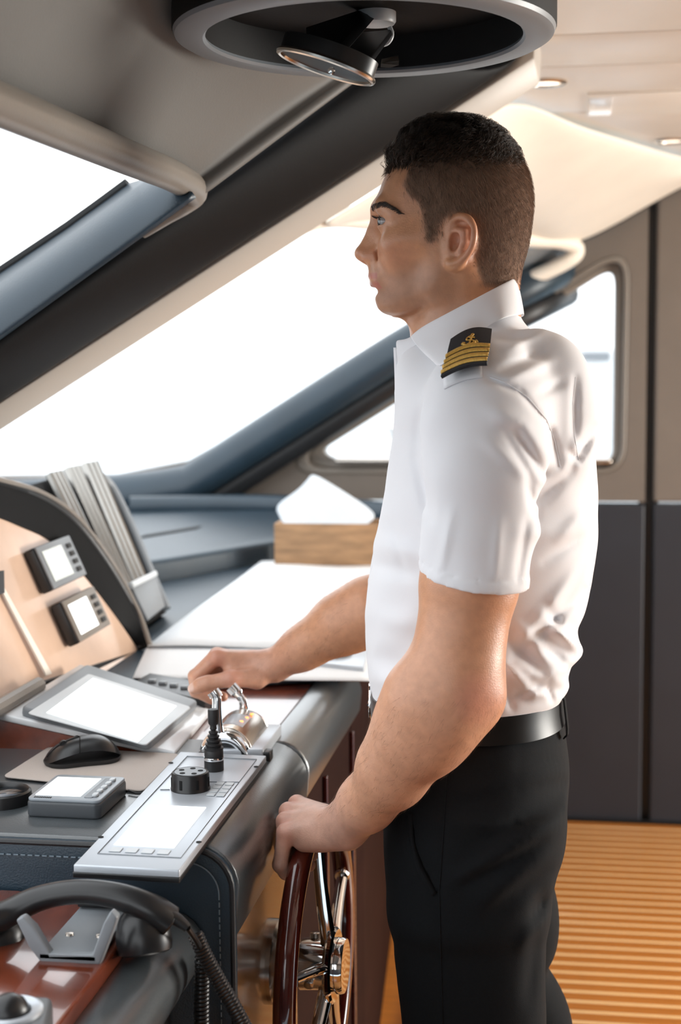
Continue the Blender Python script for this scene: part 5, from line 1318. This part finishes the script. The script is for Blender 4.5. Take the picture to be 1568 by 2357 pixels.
# belt with buckle and loops: a band round the waist
zz = float(BZ); bh_ = .0345
def waist(t, z, out=0.0):
    """point on the trouser loft ring at angle t"""
    tab = trT; g = lambda c: float(np.interp(z, tab[0], tab[1][c]))
    xf, xb_, xc, w, n = [g(c) for c in range(5)]
    c, s = math.cos(t), math.sin(t); ca = abs(c) ** (2 / n) * (1 if c > 0 else -1); sa = abs(s) ** (2 / n) * (1 if s > 0 else -1)
    a = (xb_ - xc) if c > 0 else (xc - xf)
    return Vector((xc + ca * (a + out), MY + sa * (w + out), z))
T_ = [2 * math.pi * k / 96 for k in range(96)]
def tiltz(p, ): return p
MB().loft([[waist(t, zz + h, o) for t in T_] for h, o in ((0, .001), (.001, .0048), (bh_ / 2, .0056), (bh_ - .001, .0048), (bh_, .001))], True, False).build('belt', 'belt', man, True, ang=50)
def loop_at(t):
    d = .0052 / .16
    mb = MB(); mb.grid([[waist(t + a * d, zz + h, o) for a in (-1.2, 1.2)] for h, o in ((-.013, .0022), (-.009, .0070), (0, .0088), (bh_, .0085), (bh_ + .004, .003))])
    mb.build('belt_loop', 'trouser', man, True, solid=.0016, off=1, ang=60)
tl = None
for t in (-math.pi / 2 - .02, -.22, .35, math.pi / 2, -2.35, 2.35): loop_at(t)
bc = waist(math.pi, zz + bh_ / 2, .008)
bk = MB().tube([bc + Vector((-.003 * math.cos(a * 1), .024 * math.cos(a), .021 * math.sin(a))) for a in [2 * math.pi * k / 28 for k in range(28)]], .0028, 10, closed=True, up=(1, 0, 0)).build('belt_buckle', 'chrome', man)
MB().tube([bc + Vector((0, -.024, 0)), bc + Vector((-.003, .022, 0))], .0018, 8).build('buckle_prong', 'chrome', bk)
# shoes (below the frame, so that he stands on the floor)
for yy, xs in ((NYL, (1012, 1230, 3600)), (FYL, (1030, 1262, 3360))):
    a = PY(xs[0], xs[2], yy).x; b = PY(xs[1], xs[2], yy).x; hx = b - .015
    rings = []
    for x, w, h in ((hx + .02, .006, .03), (hx + .012, .026, .06), (hx - .03, .034, .075), (hx - .09, .036, .080), (hx - .15, .040, .055), (hx - .21, .043, .040), (hx - .25, .034, .030), (hx - .272, .010, .020)):
        rings.append([Vector((x, yy + w * math.cos(t), max(.0105, .0105 + h * math.sin(t)) if math.sin(t) > 0 else .0105)) for t in [2 * math.pi * k / 20 for k in range(20)]])
    MB().loft(rings).build('shoe', 'shoe', man, True, ang=70)

# ================================================================ hair: real strands on the scalp
FN_ = BV[BF]; fc = FN_.mean(1); nr = np.cross(FN_[:, 2] - FN_[:, 0], FN_[:, 3] - FN_[:, 1]); ar = length(nr) + 1e-12; nr = nr / ar[:, None]
fs = fc.copy(); fs[:, 1] = MY - np.abs(fc[:, 1] - MY); fp = topx(fs)
efc = ear(fc.astype(f32)) < .0012
okf = inpoly(fp, scalp_poly) & (length(fc - gH) < .19) & ~efc
rngj = np.random.default_rng(8); fj = fp + rngj.normal(0, 7, fp.shape); okf = inpoly(fj, scalp_poly) & (length(fc - gH) < .19) & ~efc
rng = np.random.default_rng(5)
def strands(sel, count, fn, name, segs, rad):
    idx = rng.choice(np.nonzero(sel)[0], count, p=ar[sel] / ar[sel].sum())
    b = rng.random((count, 2)); Q = FN_[idx]
    root = (Q[:, 0] * ((1 - b[:, :1]) * (1 - b[:, 1:])) + Q[:, 1] * (b[:, :1] * (1 - b[:, 1:])) + Q[:, 2] * (b[:, :1] * b[:, 1:]) + Q[:, 3] * ((1 - b[:, :1]) * b[:, 1:]))
    pts = fn(root, nr[idx], fp[idx])                           # (count, segs, 3)
    hc = bpy.data.hair_curves.new(name); hc.add_curves([segs] * count)
    hc.attributes['position'].data.foreach_set('vector', pts.astype(f32).ravel())
    ra = hc.attributes.get('radius') or hc.attributes.new('radius', 'FLOAT', 'POINT')
    tp = np.linspace(1, .25, segs)[None] * rad * rng.uniform(.7, 1.2, (count, 1))
    ra.data.foreach_set('value', tp.astype(f32).ravel())
    return hc, fp[idx]
def tone(hc, base, jit, segs):
    n = len(hc.curves); c = np.atleast_2d(np.array(base)) * (1 + jit * rng.normal(0, 1, (n, 1)).clip(-1.5, 2.5)); c = np.repeat(c.clip(.002, 1), segs, 0)
    a = hc.attributes.new('tone', 'FLOAT_COLOR', 'POINT'); a.data.foreach_set('color', np.concatenate([c, np.ones((len(c), 1))], 1).astype(f32).ravel())
def place(hc, name, m='hair'):
    hc.materials.append(M[m]); o = bpy.data.objects.new(name, hc); COL.objects.link(o); hang(o, man); o['kind'] = 'stuff'; return o
# length map: clipped sides fading down, long top
def hlen(px):
    x, y = px[:, 0], px[:, 1]
    toplin = 366 - (x - 940) * .08
    t = np.clip((toplin + 62 - y) / 125, 0, 1)
    return t
def side_fn(root, n, px):
    t = hlen(px); ln = (.0032 + .0066 * np.clip((640 - px[:, 1]) / 260, 0, 1)) * rng.uniform(.75, 1.2, len(root))
    down = np.array((.28, 0, -1.0)); fl = down[None] + rng.normal(0, .22, (len(root), 3)); fl[px[:, 0] < 985] += (.35, 0, -.1)
    fl -= n * (fl * n).sum(1)[:, None]; fl /= length(fl)[:, None]
    S = []
    for k in range(5):
        s = k / 4; S.append(root + n * (ln * (.62 * s - .22 * s * s))[:, None] + fl * (ln * .95 * s)[:, None])
    return np.stack(S, 1)
sel = okf & (hlen(fp) < .98)
hc, _p = strands(sel, 26000, side_fn, 'hair_sides', 5, .00014); tt = np.clip(hlen(_p) * 1.2, 0, 1)[:, None]; tone(hc, (.27, .172, .118) * (1 - tt) + np.array((.030, .018, .012)) * tt, .5, 5); place(hc, 'hair')
def top_fn(root, n, px):
    N_ = len(root); t = hlen(px); x, y = px[:, 0], px[:, 1]
    front = np.clip((1010 - x) / 120, 0, 1); back = np.clip((x - 1060) / 130, 0, 1)
    # wavy locks: strands share a lock direction found by a coarse cell
    cell = np.floor((root + .002 * np.sin(root[:, [1, 2, 0]] * 240)) / .0115).astype(int); h = (cell[:, 0] * 73856093 ^ cell[:, 1] * 19349663 ^ cell[:, 2] * 83492791) & 1023
    r1 = np.random.default_rng(9).random((1024, 4))[h]
    ln = (.014 + .016 * front + .004 * (1 - back)) * (.22 + .78 * t) * rng.uniform(.75, 1.15, N_)
    dirn = np.stack([.75 - 1.35 * (front > .75) * 0 + .25 * back, (r1[:, 1] - .5) * .7, .15 - .55 * back], 1)
    dirn += rng.normal(0, .10, (N_, 3)) + (r1[:, :3] - .5) * .45
    dirn -= n * (dirn * n).sum(1)[:, None]; dirn /= length(dirn)[:, None]
    bi = np.cross(n, dirn); ph = r1[:, 3] * 6.28; S = []
    for k in range(9):
        s = k / 8
        lift = ln * (.74 * math.sin(min(s * 2.0, 1.57)) - .34 * s * s) * (1 + .25 * front)
        wav = .0058 * s * np.clip(t * 1.3, .1, 1) * np.sin(ph + s * 5.5 + back * s * 3)
        S.append(root + n * lift[:, None] + dirn * (ln * s * .95)[:, None] + bi * wav[:, None] + n * np.clip(t * 1.3, .1, 1)[:, None] * (.0046 * s * np.cos(ph + s * 6.5))[:, None])
    return np.stack(S, 1)
sel = okf & (hlen(fp) + rng.normal(0, .12, len(fp)) > .42)
hc, _p = strands(sel, 15000, top_fn, 'hair_top', 9, .00028); tt = np.clip(hlen(_p) * 1.15, 0, 1)[:, None]; tone(hc, (.085, .052, .034) * (1 - tt) + np.array((.022, .0135, .009)) * tt, .6, 9); place(hc, 'hair')
# forelock: combed up and over at the hairline
def fore_fn(root, n, px):
    N_ = len(root); ln = rng.uniform(.020, .030, N_); S = []
    cell = np.floor(root / .007).astype(int); h = (cell[:, 0] * 73856093 ^ cell[:, 1] * 19349663) & 1023
    r1 = np.random.default_rng(3).random((1024, 3))[h] - .5
    for k in range(9):
        s = k / 8; a = s * 2.1
        off = np.stack([-.0015 * math.sin(a * 1.2) + .020 * (s ** 1.5) + 0 * ln, r1[:, 1] * .010 * s, .0165 * math.sin(a * .80) + 0 * ln], 1) * (ln / .025)[:, None]
        S.append(root + off + r1 * .006 * s + rng.normal(0, .0004, (N_, 3)) * s)
    return np.stack(S, 1)
sel = okf & (fp[:, 0] < 938) & (fp[:, 1] < 402) & (fp[:, 1] > 335)
hc, _p = strands(sel, 2600, fore_fn, 'hair_front', 9, .00030); tone(hc, (.016, .010, .007), .5, 9); place(hc, 'hair')
# eyebrows and lashes
bp = [(857, 484), (866, 476), (882, 473), (900, 479), (918, 491)]
def brow(sgn):
    pts = []; 
    C0 = [hit(BB, x, y)[0] for x, y in bp]; C0 = spline(C0, 12)
    for i in range(300):
        u = rng.random(); j = min(int(u * (len(C0) - 1)), len(C0) - 2); c = C0[j].copy()
        wd = .0040 * (1 - .6 * u) ; off = rng.uniform(-1, 1) * wd
        d = (C0[j + 1] - C0[j]).normalized(); upv = Vector((0, 0, 1)); c += upv * off
        r = BB.find_nearest(c); root, n = r[0], r[1]
        fl = (d * .9 + upv * (.35 - .5 * (off / wd) * .5)).normalized(); ln = rng.uniform(.006, .0095)
        S = [root + n * (.0012 * math.sin(s * 2.2)) + fl * (ln * s) for s in (0, .33, .66, 1)]
        pts.append([(v.x, v.y if sgn < 0 else 2 * MY - v.y, v.z) for v in S])
    return pts
bw = np.array(brow(-1) + brow(1))
hc = bpy.data.hair_curves.new('eyebrow'); hc.add_curves([4] * len(bw)); hc.attributes['position'].data.foreach_set('vector', bw.astype(f32).ravel())
ra = hc.attributes.get('radius') or hc.attributes.new('radius', 'FLOAT', 'POINT'); ra.data.foreach_set('value', np.tile(np.array((.00024, .00022, .00018, .00008), f32), len(bw)))
tone(hc, (.034, .020, .013), .4, 4); place(hc, 'eyebrow')
# lashes and the fine hair of the forearms
ls = []
for e in EYE:
    s_ = -1 if e[1] < MY else 1
    for k in range(26):
        a = lerp(-.25, 1.15, k / 25); r_ = ER + .0012
        b0 = e + np.array((-math.cos(a) * r_, s_ * math.sin(a) * r_, .0036)); d = np.array((-math.cos(a) * .9, s_ * math.sin(a) * .7, .22 + .15 * rng.random()))
        ls.append([b0 + d * .0065 * t + np.array((0, 0, .0016 * t * t)) for t in (0, .4, .75, 1)])
ls = np.array(ls); hc = bpy.data.hair_curves.new('eyelash'); hc.add_curves([4] * len(ls)); hc.attributes['position'].data.foreach_set('vector', ls.astype(f32).ravel())
ra = hc.attributes.get('radius') or hc.attributes.new('radius', 'FLOAT', 'POINT'); ra.data.foreach_set('value', np.tile(np.array((.0002, .00018, .00012, .00005), f32), len(ls)))
tone(hc, (.008, .006, .005), .1, 4); place(hc, 'eyelash')
asel = (fp[:, 1] > 1600) & (fp[:, 1] < 1880) & (fc[:, 1] < 1.80) & (fc[:, 0] > -.31)
asel |= (fc[:, 1] > 2.04) & (fp[:, 1] > 1380) & (fc[:, 0] > -.46) & (fc[:, 0] < -.32)
def arm_fn(root, n, px):
    N_ = len(root); fl = np.array((-.6, .1, -.75))[None] + rng.normal(0, .3, (N_, 3)); fl -= n * (fl * n).sum(1)[:, None]; fl /= length(fl)[:, None]; ln = rng.uniform(.005, .011, N_)
    return np.stack([root + n * (ln * (.40 * s - .2 * s * s))[:, None] + fl * (ln * s)[:, None] for s in (0, .33, .66, 1)], 1)
hc, _p = strands(asel, 1500, arm_fn, 'arm_hair', 4, .00007); tone(hc, (.16, .09, .05), .3, 4); place(hc, 'arm_hair')
